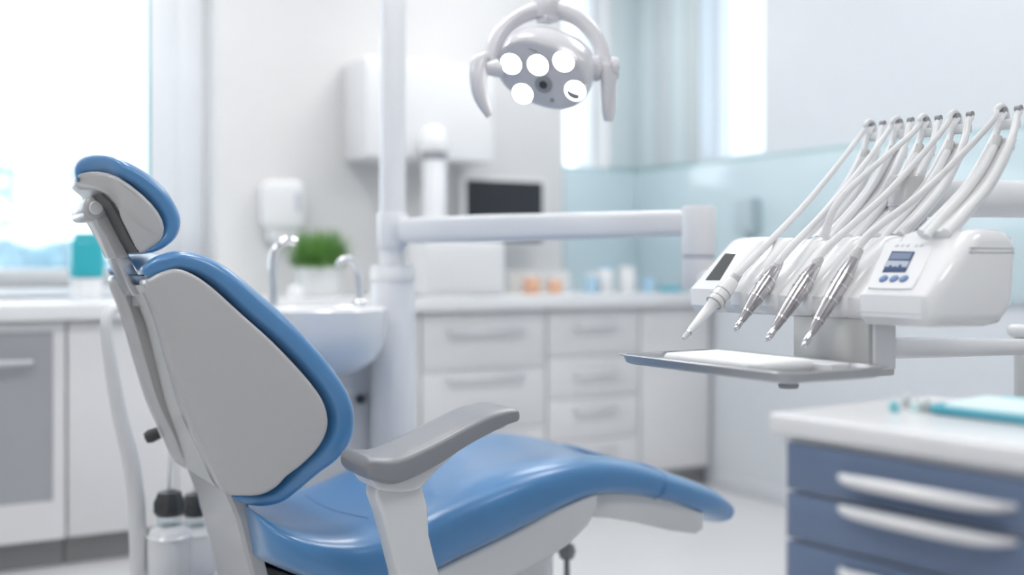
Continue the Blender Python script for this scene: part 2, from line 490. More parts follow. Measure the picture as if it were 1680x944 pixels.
# ================================================================== COUNTER ALONG THE BACK WALL
YF = 4.17
wt = slab('worktop', rrect(-1.9, XW2 - .02, 4.13, YW1 - .001, 0.01), 0.842, 0.90, 0.006, M['worktop'], None, 'z')
tag(wt, 'long white worktop running along the window wall', 'worktop')
def bar_handle(parent, x0, x1, z, y):
    h = tube('handle', [(x0, y + .028, z), (x0, y, z), (x1, y, z), (x1, y + .028, z)], 0.009, M['handle_grey'], parent, 8)
    return h
def base_cabinet(x0, x1, label, fronts, toe=True, group=None):
    t = thing('base_cabinet', ((x0 + x1) / 2, 4.45, 0), label, 'cabinet', group)
    box('carcass', x0, x1, YF + .02, YW1 - .002, 0.10, 0.841, M['laminate_warm'], t, 0.001)
    box('plinth', x0, x1, YF + .05, YF + .07, 0.0, 0.10, M['plinth'], t, 0.001)
    for f in fronts:
        kind, a, b_, z0, z1 = f[:5]
        if kind == 'drawer':
            d = box('drawer', a + .002, b_ - .002, YF, YF + .0195, z0 + .002, z1 - .002, M['laminate'], t, 0.002)
            hx = (a + b_) / 2; hw = f[5]
            bar_handle(d, hx - hw, hx + hw, f[6], YF - .028)
        elif kind == 'door':
            d = box('door', a + .002, b_ - .002, YF, YF + .0195, z0 + .002, z1 - .002, M['laminate'], t, 0.002)
            if len(f) > 5: bar_handle(d, f[5], f[6], f[7], YF - .028)
        elif kind == 'glazed':
            d_ = bmesh.new()
            w = 0.04
            bm_box(d_, a + .002, a + w, YF, YF + .0195, z0, z1); bm_box(d_, b_ - w, b_ - .002, YF, YF + .0195, z0, z1)
            bm_box(d_, a + w, b_ - w, YF, YF + .0195, z1 - .03, z1); bm_box(d_, a + w, b_ - w, YF, YF + .0195, z0, z0 + .13)
            d = emit_obj('door', d_, M['laminate'], t)
            box('inset_panel', a + w, b_ - w, YF + .006, YF + .014, z0 + .13, z1 - .03, M['door_grey'], d, 0, loc=None)
            bar_handle(d, f[5], f[6], f[7], YF - .03)
    return t
base_cabinet(-0.9, 0.655, 'base cabinet with grey inset doors under the big window',
             [('glazed', -0.9, -0.12, .10, .835, -.6, -.3, .70), ('glazed', -0.11, 0.655, .10, .835, 0.25, 0.545, .705)])
base_cabinet(-1.9, -0.905, 'plain white base cabinet at the window end of the counter', [('door', -1.9, -1.4, .10, .835), ('door', -1.4, -.905, .10, .835)])
base_cabinet(0.66, 1.985, 'white base cabinet with plain doors behind the treatment chair', [('door', .66, 1.03, .10, .835), ('door', 1.03, 1.50, .10, .835), ('door', 1.50, 1.985, .10, .835)])
base_cabinet(1.99, 2.575, 'white cabinet of wide drawers beside the equipment column',
             [('drawer', 1.99, 2.575, .60, .835, .17, .755), ('drawer', 1.99, 2.575, .35, .60, .17, .565), ('drawer', 1.99, 2.575, .10, .35, .17, .315)])
base_cabinet(2.58, 3.06, 'white cabinet of four narrow drawers in the back counter',
             [('drawer', 2.58, 3.06, .635, .835, .10, .76), ('drawer', 2.58, 3.06, .455, .635, .10, .555), ('drawer', 2.58, 3.06, .275, .455, .10, .40), ('drawer', 2.58, 3.06, .10, .275, .10, .22)])
base_cabinet(3.065, XW2 - .02, 'white single door cabinet ending at the glass panelled wall', [('door', 3.065, 3.46, .10, .835)])

# ------------------------------------------------------------------ things on the wall and counter
t = thing('wall_cabinet', (2.19, YW1, 1.477), 'white box-shaped cupboard mounted on the wall above the counter', 'cabinet')
slab('body', rrect(1.888, 2.498, 4.515, YW1 - .001, 0.02), 1.477, 1.905, 0.012, M['laminate'], t, 'z')
slab('door', rrect(1.889, 2.497, 4.488, 4.514, 0.01), 1.480, 1.902, 0.008, M['gloss_white'], t, 'z')

t = thing('soap_dispenser', (1.6, YW1, 1.14), 'white rounded soap dispenser on the wall above the potted plant', 'dispenser')
slab('housing', rrect(1.505, 1.69, 1.17, 1.385, 0.045, 6), YW1 - .095, YW1 - .001, 0.03, M['gloss_white'], t, 'y')
slab('nozzle', rrect(1.53, 1.665, 1.125, 1.18, 0.02), YW1 - .08, YW1 - .02, 0.012, M['satin_white'], t, 'y')
slab('level_window', rrect(1.64, 1.665, 1.25, 1.33, 0.008), YW1 - .1, YW1 - .09, 0.002, M['icon'], t, 'y')

p = Vector((1.665, 4.44, 0.90))
t = thing('potted_plant', p, 'bushy green grass plant in a white pot by the gooseneck spouts', 'plant')
lathe('pot', [(0.001, 0), (.078, 0), (.084, .005), (.094, .12), (.094, .128), (.086, .128), (.084, .105), (.001, .105)], p, M['gloss_white'], t)
lathe('soil', [(.001, .105), (.083, .105), (.083, .11), (.001, .112)], p, M['soil'], t)
b = bmesh.new()
for i in range(1300):
    a = random.uniform(0, 6.283); ra = .078 * math.sqrt(random.random())
    el = random.uniform(.0, 1.4); L = random.uniform(.09, .20) * (1.0 - .40 * el / 1.4)
    base = p + Vector((ra * math.cos(a), ra * math.sin(a), .105))
    d = Vector((math.cos(a) * math.sin(el), math.sin(a) * math.sin(el), math.cos(el)))
    s = d.cross(Vector((0, 0, 1)))
    s = (s.normalized() if s.length > .01 else Vector((1, 0, 0))) * .0035
    m_ = base + d * L * .55 + Vector((0, 0, .012)); e_ = base + d * L
    v = [b.verts.new(q) for q in (base - s, base + s, m_ + s, m_ - s, e_)]
    b.faces.new((v[0], v[1], v[2], v[3])); b.faces.new((v[3], v[2], v[4]))
tag(emit_obj('foliage', b, M['leaf'], t, 0), kind='stuff')

lid = lathe('round_jar', [(.001, 0), (.026, 0), (.03, .004), (.03, .035), (.024, .045), (.01, .05), (.001, .051)], (1.525, 4.33, .90), M['gloss_white'])
tag(lid, 'small round white jar standing beside the plant pot', 'jar')

t = thing('monitor', (2.59, 4.57, .90), 'small black screened monitor with white bezel on the counter', 'monitor')
slab('bezel', rrect(2.375, 2.80, 1.115, 1.42, .012), 4.545, 4.575, .006, M['gloss_white'], t, 'y')
slab('screen', rrect(2.39, 2.785, 1.13, 1.405, .004), 4.541, 4.548, .001, M['screen'], t, 'y')
tube('stand', [(2.59, 4.6, .91), (2.59, 4.6, 1.2)], .02, M['gloss_white'], t)
slab('foot', rrect(2.47, 2.71, 4.50, 4.68, .03), .90, .912, .004, M['gloss_white'], t, 'z')

c = Vector((2.16, 4.40, .90))
t = thing('pillar_dispenser', c, 'white pillar with grey neck and domed cap on the counter', 'dispenser')
lathe('pillar', [(.001, 0), (.065, 0), (.065, .015), (.052, .025), (.052, .57), (.048, .575), (.001, .575)], c, M['satin_white'], t)
lathe('neck', [(.001, .57), (.054, .57), (.054, .605), (.001, .605)], c, M['mid_grey'], t)
lathe('cap', [(.001, .60), (.062, .60), (.066, .615), (.064, .65), (.052, .69), (.03, .715), (.001, .722)], c, M['gloss_white'], t)

t = thing('white_appliance', (2.19, 4.24, .90), 'white box-shaped appliance on the counter under the column arm', 'appliance')
slab('housing', rrect(2.005, 2.375, 4.17, 4.335, .012), .905, 1.125, .01, M['gloss_white'], t, 'z')
slab('front_flap', rrect(2.02, 2.36, .925, 1.105, .01), 4.163, 4.172, .003, M['gloss_white'], t, 'y')
for x in (2.03, 2.35):
    for y in (4.19, 4.315):
        lathe('foot', [(.001, 0), (.01, 0), (.01, .006), (.001, .006)], (x, y, .90), M['mid_grey'], t)
pp = tag(slab('paper_sheet', [(1.995, 4.14), (2.21, 4.142), (2.20, 4.158), (1.99, 4.158)], .9003, .903, .0008, M['paper'], None, 'z'), 'white paper sheet lying before the white appliance', 'paper')

def jar(name, x, y, r, h, m, label, group=None, lidm='gloss_white', fill=None):
    t = thing(name, (x, y, .90), label, 'jar' if 'jar' in name else 'tub', group)
    lathe('body', [(.001, 0), (r * .92, 0), (r, .006), (r, h * .8), (r * .9, h * .86), (.001, h * .86)], (x, y, .90), M[m], t)
    lathe('lid', [(.001, h * .86), (r * .95, h * .86), (r * .95, h), (.001, h)], (x, y, .90), M[lidm], t)
    return t
jar('clear_jar', 2.60, 4.33, .034, .085, 'orange', 'pale orange jar with white lid nearest the white appliance')
jar('clear_jar', 2.73, 4.345, .028, .07, 'orange', 'smaller pale orange jar with white lid under the monitor')
t = thing('organiser_box', (2.66, 4.45, .90), 'open grey organiser box behind the orange jars', 'box')
b = bmesh.new()
for q in ((2.54, 2.84, 4.40, 4.406), (2.54, 2.84, 4.48, 4.486), (2.54, 2.546, 4.406, 4.48), (2.834, 2.84, 4.406, 4.48)): bm_box(b, *q, .90, 1.0)
bm_box(b, 2.546, 2.834, 4.406, 4.48, .90, .905)
emit_obj('body', b, M['laminate_warm'], t)
for i, (x, y, r, h, mm, lm, lab) in enumerate((
        (2.93, 4.36, .032, .09, 'pale_blue', 'gloss_white', 'pale blue tub with tall white lid on the back counter'),
        (3.03, 4.40, .045, .125, 'gloss_white', 'pale_blue', 'taller white tub with pale blue lid on the back counter'),
        (3.16, 4.40, .042, .12, 'gloss_white', 'gloss_white', 'all white tub beside the blue lidded tub'),
        (3.25, 4.36, .030, .07, 'pale_blue', 'pale_blue', 'short all blue tub near the glass panelled corner'))):
    jar('lidded_tub', x, y, r, h, mm, lab, None, lm)
bb = tag(slab('shallow_dish', [(3.36 + .055 * math.cos(a), 4.34 + .055 * math.sin(a)) for a in [i * math.pi / 12 for i in range(24)]], .90, .925, .006, M['teal_dark'], None, 'z'),
         'shallow blue dish at the corner end of the counter', 'dish')

# teal box standing on a white tub, in front of the window
t = thing('white_tub', (.78, 4.50, .90), 'white tub under the teal box before the window', 'tub')
lathe('body', [(.001, 0), (.052, 0), (.056, .01), (.058, .075), (.001, .075)], (.78, 4.50, .90), M['gloss_white'], t)
lathe('rim', [(.001, .072), (.060, .072), (.060, .08), (.001, .08)], (.78, 4.50, .90), M['satin_white'], t)
t = thing('teal_box', (.78, 4.50, .98), 'teal plastic container standing on a white tub by the window', 'container')
slab('body', rrect(.722, .838, 4.455, 4.545, .02), .981, 1.125, .014, M['teal'], t, 'z')
slab('lid', rrect(.735, .825, 4.468, 4.532, .016), 1.118, 1.148, .010, M['teal'], t, 'z')

# solid box painting a faint reflection in the glass cladding
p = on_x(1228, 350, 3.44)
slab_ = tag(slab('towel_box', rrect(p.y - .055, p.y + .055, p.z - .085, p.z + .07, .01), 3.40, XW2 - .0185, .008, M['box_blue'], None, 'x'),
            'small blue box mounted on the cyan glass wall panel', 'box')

# ================================================================== TREATMENT CHAIR
VC = 2.5
chair = thing('dental_chair', (1.3, VC, 0), 'blue upholstered dental treatment chair with white shell and grey armrest', 'chair')
# --- backrest upholstery
back_pairs = [((226, 430), (256, 462)), ((250, 414), (272, 456)), ((290, 405), (294, 451)), ((335, 413), (322, 460)), ((380, 436), (352, 482)),
              ((430, 475), (394, 524)), ((480, 520), (444, 568)), ((530, 574), (490, 615)), ((565, 620), (516, 650)), ((583, 655), (527, 676)),
              ((588, 690), (529, 695)), ((581, 725), (524, 712)), ((558, 757), (508, 732)), ((522, 784), (485, 750)), ((494, 806), (462, 775)),
              ((466, 826), (441, 795)), ((435, 834), (422, 802)), ((408, 832), (398, 804)), ((390, 826), (382, 804))]
def back_lo(t):
    ks = ((0, 2.312), (.055, 2.302), (.11, 2.292), (.167, 2.282), (.22, 2.27), (.28, 2.259), (.33, 2.247), (.39, 2.236), (.44, 2.231), (.5, 2.231),
          (.61, 2.238), (.667, 2.247), (.72, 2.263), (.78, 2.277), (.83, 2.288), (.9, 2.297), (1.0, 2.33))
    for (a, b), (c, d) in zip(ks, ks[1:]):
        if t <= c: return b + (d - b) * (t - a) / (c - a)
    return ks[-1][1]
def back_groove(t): return .055 * max(0, 1 - t / .16) + .012
bc = emit_obj('backrest_cushion', bm_pad(bmesh.new(), pairs(back_pairs, back_lo, lambda t: 2 * VC - .01 - back_lo(t)), 3.4, 56, 4, (.012, .012), 0, back_groove), M['blue'], chair, 60)
# --- backrest side shells
seam = [(240, 468), (262, 525), (285, 605), (310, 688), (340, 752), (368, 808)]
rest = [(400, 815), (432, 813), (456, 800), (471, 784), (496, 765), (521, 740), (536, 714), (540, 688), (530, 655), (500, 615), (450, 562), (400, 517), (350, 472), (318, 450), (290, 441), (266, 447), (249, 456)]
def spine_hw(f): return .195 + .01 * max(0, min(1, f))
def panel_y(px, py):
    sx = 240 + (py - 468) / (808 - 468) * 128
    return 2.305 - .108 * (px - sx) / 300
poly = catmull(seam + rest, 3, True)
A_, B_, C_ = on_y(240, 468, 2.305), on_y(368, 808, 2.295), on_y(540, 690, 2.222)
pn = (B_ - A_).cross(C_ - A_).normalized()
out2 = []
for a, c_ in poly:
    q = on_plane(a, c_, A_, pn); out2.append((q.x, q.z))
def offs(x, z): return A_.y - (pn.x * (x - A_.x) + pn.z * (z - A_.z)) / pn.y
def shell_side(name, mirror):
    b = bmesh.new()
    rr = [(.010, 0), (.0055, .0008), (.0018, .004), (0, .010), (0, .06), (.012, .085)]
    bm_layers(b, out2, rr, 'y', offs)
    if mirror:
        for v in b.verts: v.co.y = 2 * VC - v.co.y
    return emit_obj(name, b, M['shell'], chair, 50)
shell_side('back_shell', False); shell_side('back_shell', True)
# --- spine: recessed cover between the shells, running down into the support post
sp = catmull([on_y(a, c_, VC - spine_hw((c_ - 468) / 340)) for a, c_ in [(234, 478), (262, 540), (285, 612), (310, 690), (342, 757), (368, 812)]], 4)
b = bmesh.new()
rings = []
for i, q in enumerate(sp):
    f = i / (len(sp) - 1)
    hw = spine_hw(f) - .018
    u, z = q[0] + .050 - .036 * f ** 2, q[2]
    th = .06
    u0 = q[0] + .006                                  # the cover is twisted a little: nearly flush at one seam, sunk at the other
    sec = [(u0, -hw), (u0 - .001, -hw * .8), ((u0 + u) / 2 - .006, 0), (u - .004, hw * .8), (u, hw), (u + th, hw), (u0 + th, -hw)]
    rings.append([b.verts.new((x, VC + y, z - (x - u) * .25)) for x, y in sec])
for r1, r2 in zip(rings, rings[1:]): bridge(b, r1, r2)
b.faces.new(rings[0]); b.faces.new(rings[-1])
emit_obj('spine_cover', b, M['shell_grey'], chair, 30)
pts = [on_y(a, c_, 2.35) for a, c_ in [(362, 804), (383, 855), (394, 900), (406, 944), (428, 1040)]]
b = bmesh.new(); rings = []
for q in catmull([tuple(p) for p in pts], 3):
    hw, u, z = .150, q[0] + .006, q[2]
    sec = [(u, -hw), (u, hw), (u + .008, hw + .006), (u + .034, hw + .006), (u + .034, -hw - .006), (u + .008, -hw - .006)]
    rings.append([b.verts.new((x, VC + y, z)) for x, y in sec])
for r1, r2 in zip(rings, rings[1:]): bridge(b, r1, r2)
b.faces.new(rings[0]); b.faces.new(rings[-1])
post_end = pts[-1]
emit_obj('support_post', b, M['shell'], chair, 30)
# small dark hinge knob on the far shell
kn = on_y(247, 716, 2.70)
lathe('hinge_knob', [(.001, -.02), (.014, -.02), (.016, 0), (.012, .012), (.001, .014)], (kn.x, kn.y, kn.z), M['dark'], chair, (-1, .2, -.4), 14)

# --- headrest (narrow at its rear tip, full width towards the front)
def head_hw(px): return .165 - .128 * max(0, min(1, (200 - px) / 82)) ** 1.15
def head_px(px): return px + 6 * max(0, min(1, (200 - px) / 82)) ** 1.2
head_pairs = [((117, 293), (126, 301)), ((115, 280), (128, 295)), ((121, 265), (136, 289)), ((140, 254), (153, 287)), ((170, 250), (176, 288)), ((203, 256), (196, 298)),
              ((240, 274), (224, 318)), ((275, 302), (246, 341)), ((297, 335), (258, 360)), ((305, 362), (260, 374)),
              ((298, 389), (254, 386)), ((278, 407), (240, 398)), ((256, 416), (236, 405)), ((242, 416), (232, 408))]
st = []
for o_, n_ in head_pairs:
    hw = head_hw(o_[0]); 
    a = on_y(head_px(o_[0]), o_[1], VC - hw + .012); b_ = on_y(head_px(n_[0]), n_[1], VC - hw + .012)
    st.append((a.x, a.z, b_.x, b_.z, VC - hw, VC + hw))
emit_obj('headrest_cushion', bm_pad(bmesh.new(), st, 3.0, 44, 4, (.01, .01)), M['blue'], chair, 60)
hp_ = catmull([(118, 292), (130, 284), (160, 281), (195, 290), (235, 319), (261, 348), (271, 374), (265, 395), (245, 410), (231, 415), (217, 392), (200, 358), (186, 333), (168, 316), (142, 310), (123, 306)], 2, True)
ho, hn = [], []
for a, c_ in hp_:
    hw = head_hw(a) + .004 - .006 * max(0, min(1, (190 - a) / 60))
    q = on_y(head_px(a), c_, VC - hw); ho.append((q.x, q.z)); hn.append(hw)
b = bmesh.new(); prev = None
for ins, dy, sgn in ((.009, 0, -1), (.0045, .001, -1), (.0012, .004, -1), (0, .009, -1), (0, .009, 1), (.0012, .004, 1), (.0045, .001, 1), (.009, 0, 1)):
    ring = [b.verts.new((x, VC + sgn * (hn[k] - dy), z)) for k, (x, z) in enumerate(inset_loop(ho, ins) if ins else ho)]
    if prev: bridge(b, prev, ring)
    else: b.faces.new(ring)
    prev = ring
b.faces.new(prev)
emit_obj('headrest_shell', b, M['shell'], chair, 50)
# thin dark plate painting the shade of the slot between shell and bar
hk = uz([(165, 317), (182, 333), (196, 358), (213, 392), (227, 414), (233, 415), (220, 392), (203, 358), (189, 334), (172, 317)], 2.335)
slab('headrest_hinge', hk, 2.340, 2.440, .001, M['dark'], chair, 'y')
# --- headrest bar
up = uz([(150, 350), (177, 350), (196, 387), (215, 422), (191, 424), (172, 387)], 2.43)
slab('bar_sleeve', up, 2.437, 2.545, .005, M['shell'], chair, 'y')
lo_ = uz([(188, 416), (210, 413), (241, 472), (247, 484), (220, 486), (213, 474)], 2.435)
slab('headrest_bar', lo_, 2.445, 2.537, .003, M['steel'], chair, 'y')
pv = on_y(158, 341, 2.43)
lathe('bar_knuckle', [(.001, 0), (.018, 0), (.0225, .003), (.0245, .009), (.0245, .155), (.0225, .161), (.018, .164), (.001, .164)], (pv.x, 2.432, pv.z), M['shell'], chair, (0, 1, 0), 32)
slab('knuckle_cover', [(pv.x - .022 + a, pv.z + c_) for a, c_ in rrect(0, .036, -.027, .018, .012, 5)], 2.441, 2.59, .006, M['shell'], chair, 'y')
lathe('pivot_cap', [(.001, 0), (.012, 0), (.014, .002), (.014, .006), (.001, .006)], (pv.x, 2.429, pv.z), M['gloss_white'], chair, (0, 1, 0))
s0 = on_y(234, 478, VC - spine_hw(0))
slab('bar_socket', rrect(s0.x + .046, s0.x + .15, VC - .19, VC + .19, .01), s0.z - .04, s0.z + .004, .004, M['shell'], chair, 'z')

# --- seat and leg upholstery
seat_pairs = [((400, 821), (417, 908)), ((422, 833), (436, 928)), ((460, 853), (475, 948)), ((520, 868), (540, 972)), ((590, 868), (610, 987)),
              ((660, 846), (684, 968)), ((730, 813), (757, 933)), ((800, 783), (836, 895)), ((870, 760), (906, 857)), ((930, 748), (960, 830)),
              ((985, 745), (1000, 821)), ((1040, 752), (1040, 822)), ((1084, 765), (1068, 827))]
def lo1(t): return 2.20 + 0.035 * max(0, (t - .55) / .45) + .11 * max(0, 1 - t / .22) ** 2
def hi1(t): return 2 * VC - lo1(t)
emit_obj('seat_cushion', bm_pad(bmesh.new(), pairs(seat_pairs, lo1, hi1), 3.4, 56, 5, (.03, .004), .022), M['blue'], chair, 60)
leg_pairs = [((1089, 766), (1073, 828)), ((1115, 774), (1100, 836)), ((1150, 786), (1130, 848)), ((1180, 799), (1158, 857)), ((1198, 815), (1176, 864))]
emit_obj('leg_cushion', bm_pad(bmesh.new(), pairs(leg_pairs, lambda t: 2.235 + .05 * t * t, lambda t: 2.765 - .05 * t * t), 3.0, 52, 5, (.004, .02), .01), M['blue'], chair, 60)
# piping at the leg seam
sq = pairs([((1086, 765), (1070, 828)), ((1088, 766), (1072, 829))], 2.233, 2.767)
for dx in (0,):
    s = sq[0]; mid = Vector(((s[0] + s[2]) / 2, (s[1] + s[3]) / 2)); d = Vector(((s[0] - s[2]) / 2, (s[1] - s[3]) / 2)) * 1.0
    ring = []
    for j in range(49):
        th = 2 * math.pi * j / 48; c_, s_ = math.cos(th), math.sin(th)
        x = math.copysign(abs(c_) ** (2 / 3.2), c_); y = math.copysign(abs(s_) ** (2 / 3.2), s_)
        q = mid + d * y
        ring.append((q.x, VC + x * .266, q.y - (.012 * (1 - x * x) ** 2 if y > 0 else 0)))
    tube('piping', ring, .003, M['blue'], chair, 6)
# --- stitched crease on the seat, laid on the cushion
from mathutils.bvhtree import BVHTree
sm = bpy.data.objects['seat_cushion']
off = world_loc(chair)
bvh = BVHTree.FromPolygons([v.co + off for v in sm.data.vertices], [p.vertices for p in sm.data.polygons])
eye = Vector((0, 0, CAM_H)); crease = []
for px, py in catmull([(500, 812), (520, 826), (548, 838), (576, 845), (604, 851)], 4):
    h = bvh.ray_cast(eye, (at(px, py, 1) - eye).normalized())[0]
    if h: crease.append(h)
tube('seat_crease', crease, .0012, mat('dark_blue_thread', (.03, .12, .28), .5), chair, 6)
# --- under shells
us = uz([(590, 990), (684, 948), (757, 912), (836, 874), (906, 836), (978, 808), (976, 836), (962, 862), (932, 893), (897, 917), (850, 940), (800, 964), (720, 1000), (640, 1040)], 2.24)
slab('seat_shell', us, 2.228, 2.772, .012, M['shell_white'], chair, 'y')
ls = uz([(970, 808), (1050, 806), (1100, 820), (1152, 842), (1152, 868), (1140, 876), (1100, 871), (1045, 858), (1000, 850), (966, 848)], 2.27)
slab('leg_shell', ls, 2.262, 2.738, .008, M['shell_white'], chair, 'y')
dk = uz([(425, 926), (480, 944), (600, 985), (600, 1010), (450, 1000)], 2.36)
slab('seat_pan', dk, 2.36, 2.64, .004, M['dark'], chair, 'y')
# --- pedestal and floor plate
slab('pedestal', rrect(1.05, 1.50, 2.34, 2.66, .08), .07, .40, .02, M['satin_white'], chair, 'z')
slab('base_plate', rrect(.80, 1.72, 2.24, 2.76, .12), 0.0, .075, .02, M['satin_white'], chair, 'z')
slab('post_bracket', rrect(post_end.x - .05, 1.15, 2.38, 2.62, .02), post_end.z - .03, post_end.z + .05, .01, M['satin_white'], chair, 'z')
pd = on_y(930, 905, 2.55)
tube('foot_control_stem', [(pd.x, 2.55, .07), (pd.x, 2.55, pd.z)], .008, M['mid_grey'], chair)
lathe('foot_control_knob', [(.001, -.02), (.018, -.018), (.024, 0), (.018, .018), (.001, .02)], (pd.x, 2.55, pd.z), M['mid_grey'], chair)
# --- armrest
AV0, AV1 = 2.00, 2.14
ap = uz([(618, 800), (628, 812), (640, 815), (702, 812), (690, 790), (712, 762), (700, 748)], AV0)
post_o = uz([(619, 796), (628, 845), (640, 890), (654, 945), (672, 1010), (742, 1010), (723, 945), (706, 880), (694, 796)], AV0 + .035)
arm = slab('armrest_post', catmull(post_o, 2, True), AV0 + .035, AV0 + .095, .010, M['shell_white'], chair, 'y')
brk = uz([(608, 778), (610, 794), (622, 804), (656, 808), (688, 802), (704, 784), (726, 762), (762, 732), (800, 711), (826, 702), (826, 690), (700, 730), (650, 760)], AV0 + .03)
slab('armrest_bracket', catmull(brk, 2, True), AV0 + .022, AV0 + .115, .008, M['shell_white'], arm, 'y')
arm_pairs = [((606, 748), (605, 787)), ((640, 748), (637, 795)), ((672, 736), (674, 783)), ((710, 718), (716, 760)), ((750, 697), (757, 733)), ((790, 678), (797, 711)), ((820, 670), (822, 698)), ((836, 668), (838, 692))]
emit_obj('armrest_pad', bm_pad(bmesh.new(), pairs(arm_pairs, AV0 - .008, AV1), 5.0, 48, 5, (.016, .008)), M['arm_pad'], arm, 60)
pe = on_y(706, 1005, 2.06)
box('armrest_link', pe.x - .04, pe.x + .04, 2.04, 2.40, pe.z - .025, pe.z + .025, M['shell_white'], arm, .008)

# ================================================================== SUCTION JARS AND HOSE BEHIND THE CHAIR
sb = on_y(290, 1000, 2.95)
t = thing('suction_cart', (sb.x, 2.98, 0), 'low white suction cart carrying jars behind the chair', 'cart')
slab('body', rrect(sb.x - .16, sb.x + .16, 2.86, 3.12, .03), .04, .22, .012, M['satin_white'], t, 'z')
for dx in (-.12, .12):
    for yy in (2.90, 3.08):
        lathe('caster', [(.001, -.01), (.02, -.01), (.02, .01), (.001, .01)], (sb.x + dx, yy, .02), M['mid_grey'], t, (0, 1, 0))
    pass
for i, (px, yy, lab) in enumerate(((278, 2.92, 'frosted white suction jar with dark clamp cap, beside the hose'), (322, 3.05, 'frosted white suction jar partly hidden by the chair post'))):
    q = on_y(px, 900, yy)
    top = on_y(px, 862, yy).z
    hh = top - .22
    t = thing('suction_jar', (q.x, yy, .22), lab, 'jar', None)
    lathe('jar_body', [(.001, 0), (.048, 0), (.053, .008), (.054, hh * .84), (.046, hh * .94), (.030, hh), (.001, hh)], (q.x, yy, .22), M['satin_white'], t)
    lathe('jar_neck', [(.001, hh), (.03, hh), (.03, hh + .03), (.001, hh + .03)], (q.x, yy, .22), M['clear'], t)
    lathe('jar_collar', [(.001, 0), (.053, 0), (.0565, .006), (.050, .014), (.001, .014)], (q.x, yy, .22 + hh * .80), M['gloss_white'], t)
    b = bmesh.new()
    bm_lathe(b, [(.001, .025), (.032, .025), (.039, .035), (.039, .06), (.033, .07), (.029, .082), (.013, .088), (.001, .088)], (q.x, yy, .22 + hh), n=10)
    cp = emit_obj('clamp_cap', b, M['dark'], t, 30)
    tube('cap_pipe', [(q.x, yy, .22 + hh + .086), (q.x, yy, .22 + hh + .12), (q.x + .01, yy + .02, .22 + hh + .2)], .006, M['hose'], t, 8, 3)
hp = [on_y(a, c_, 2.95) for a, c_ in ((176, 520), (182, 600), (196, 680), (212, 745), (222, 810), (226, 880), (229, 960))]
end = Vector((sb.x - .13, 2.95, .222))
hs_ = tube('suction_hose', [Vector((hp[0].x + .06, 2.99, hp[0].z + .03))] + hp + [Vector((hp[-1].x + .01, 2.95, .27)), end],
           [.012, .014, .016, .018, .020, .021, .021, .021, .02, .018], M['hose'], None, 14, 5)
tag(hs_, 'thick white suction hose hanging behind the chair back', 'hose')

# ================================================================== CUSPIDOR (spittoon unit)
cu = thing('cuspidor', (1.24, 3.28, 0), 'white spittoon unit with round basin and chrome spouts by the column', 'basin')
BX, BY = 1.135, 2.98
bz = on_y(560, 512, BY - .12).z
basin = lathe('basin', [(.001, -.175), (.06, -.174), (.10, -.160), (.138, -.132), (.158, -.095), (.165, -.05), (.167, 0), (.161, .007), (.151, .0), (.147, -.03), (.12, -.085), (.03, -.11), (.001, -.112)],
              (BX, BY, bz), M['gloss_white'], cu, n=40)
lathe('basin_drain', [(.001, 0), (.02, 0), (.02, .004), (.001, .004)], (BX, BY, bz - .1105), M['chrome'], basin)
slab('body', rrect(1.05, 1.43, 3.125, 3.37, .04), .02, bz - .10, .02, M['satin_white'], cu, 'z')
slab('shelf', rrect(1.03, 1.45, 3.118, 3.38, .04), bz - .13, bz - .085, .012, M['gloss_white'], cu, 'z')
slab('lower_ledge', rrect(1.035, 1.445, 3.12, 3.375, .04), bz - .26, bz - .235, .008, M['satin_white'], cu, 'z')
slab('foot', rrect(1.04, 1.44, 3.12, 3.375, .04), 0, .03, .005, M['mid_grey'], cu, 'z')
kb = on_y(592, 655, 3.115)
lathe('valve_knob', [(.001, 0), (.012, 0), (.014, .01), (.010, .022), (.001, .024)], (kb.x, 3.126, kb.z), M['dark'], cu, (0, -1, 0), 14)
def spout(base_px, top_y, pts, yy, r):
    P = [on_y(a, c_, yy) for a, c_ in pts]
    s = tube('spout', P, r, M['chrome'], cu, 12, 5)
    lathe('spout_collar', [(.001, 0), (r * 1.9, 0), (r * 1.9, .03), (r * 1.2, .036), (.001, .036)], P[0], M['chrome'], s)
spout(0, 0, [(590, 511), (590, 480), (588, 452), (582, 434), (571, 425), (560, 428), (556, 438)], 3.12, .0105)
spout(0, 0, [(449, 540), (448, 480), (447, 440), (450, 415), (460, 400), (473, 394), (484, 398)], 3.12, .0125)
# shelf behind the basin that carries the spouts
sx0 = on_y(440, 520, 3.12).x
slab('spout_bridge', rrect(sx0 - .02, 1.30, 3.09, 3.16, .015), bz - .09, bz - .04, .008, M['gloss_white'], cu, 'z')

# ================================================================== EQUIPMENT COLUMN
pc = at(644, 430, 3.33)
PX, PY = pc.x, pc.y
colm = thing('equipment_column', (PX, PY, 0), 'tall white equipment column with a long swivel arm', 'column')
zc = at(644, 434, 3.33).z
lathe('lower_column', [(.001, .02), (.062, .02), (.0635, .03), (.0635, zc - .012), (.060, zc - .002), (.001, zc)], (PX, PY, 0), M['satin_white'], colm, n=36)
lathe('collar', [(.001, 0), (.065, 0), (.066, .006), (.066, .03), (.062, .036), (.001, .036)], (PX, PY, zc - .05), M['gloss_white'], colm, n=36)
lathe('upper_pole', [(.001, 0), (.0375, 0), (.0375, 2.42 - zc), (.001, 2.42 - zc)], (PX, PY, zc), M['satin_white'], colm, n=32)
lathe('floor_flange', [(.001, 0), (.12, 0), (.12, .012), (.09, .022), (.001, .022)], (PX, PY, 0), M['satin_white'], colm, n=36)
jt = at(1146, 380, 2.80)
za = at(690, 379, 3.33).z
zb = za + .004
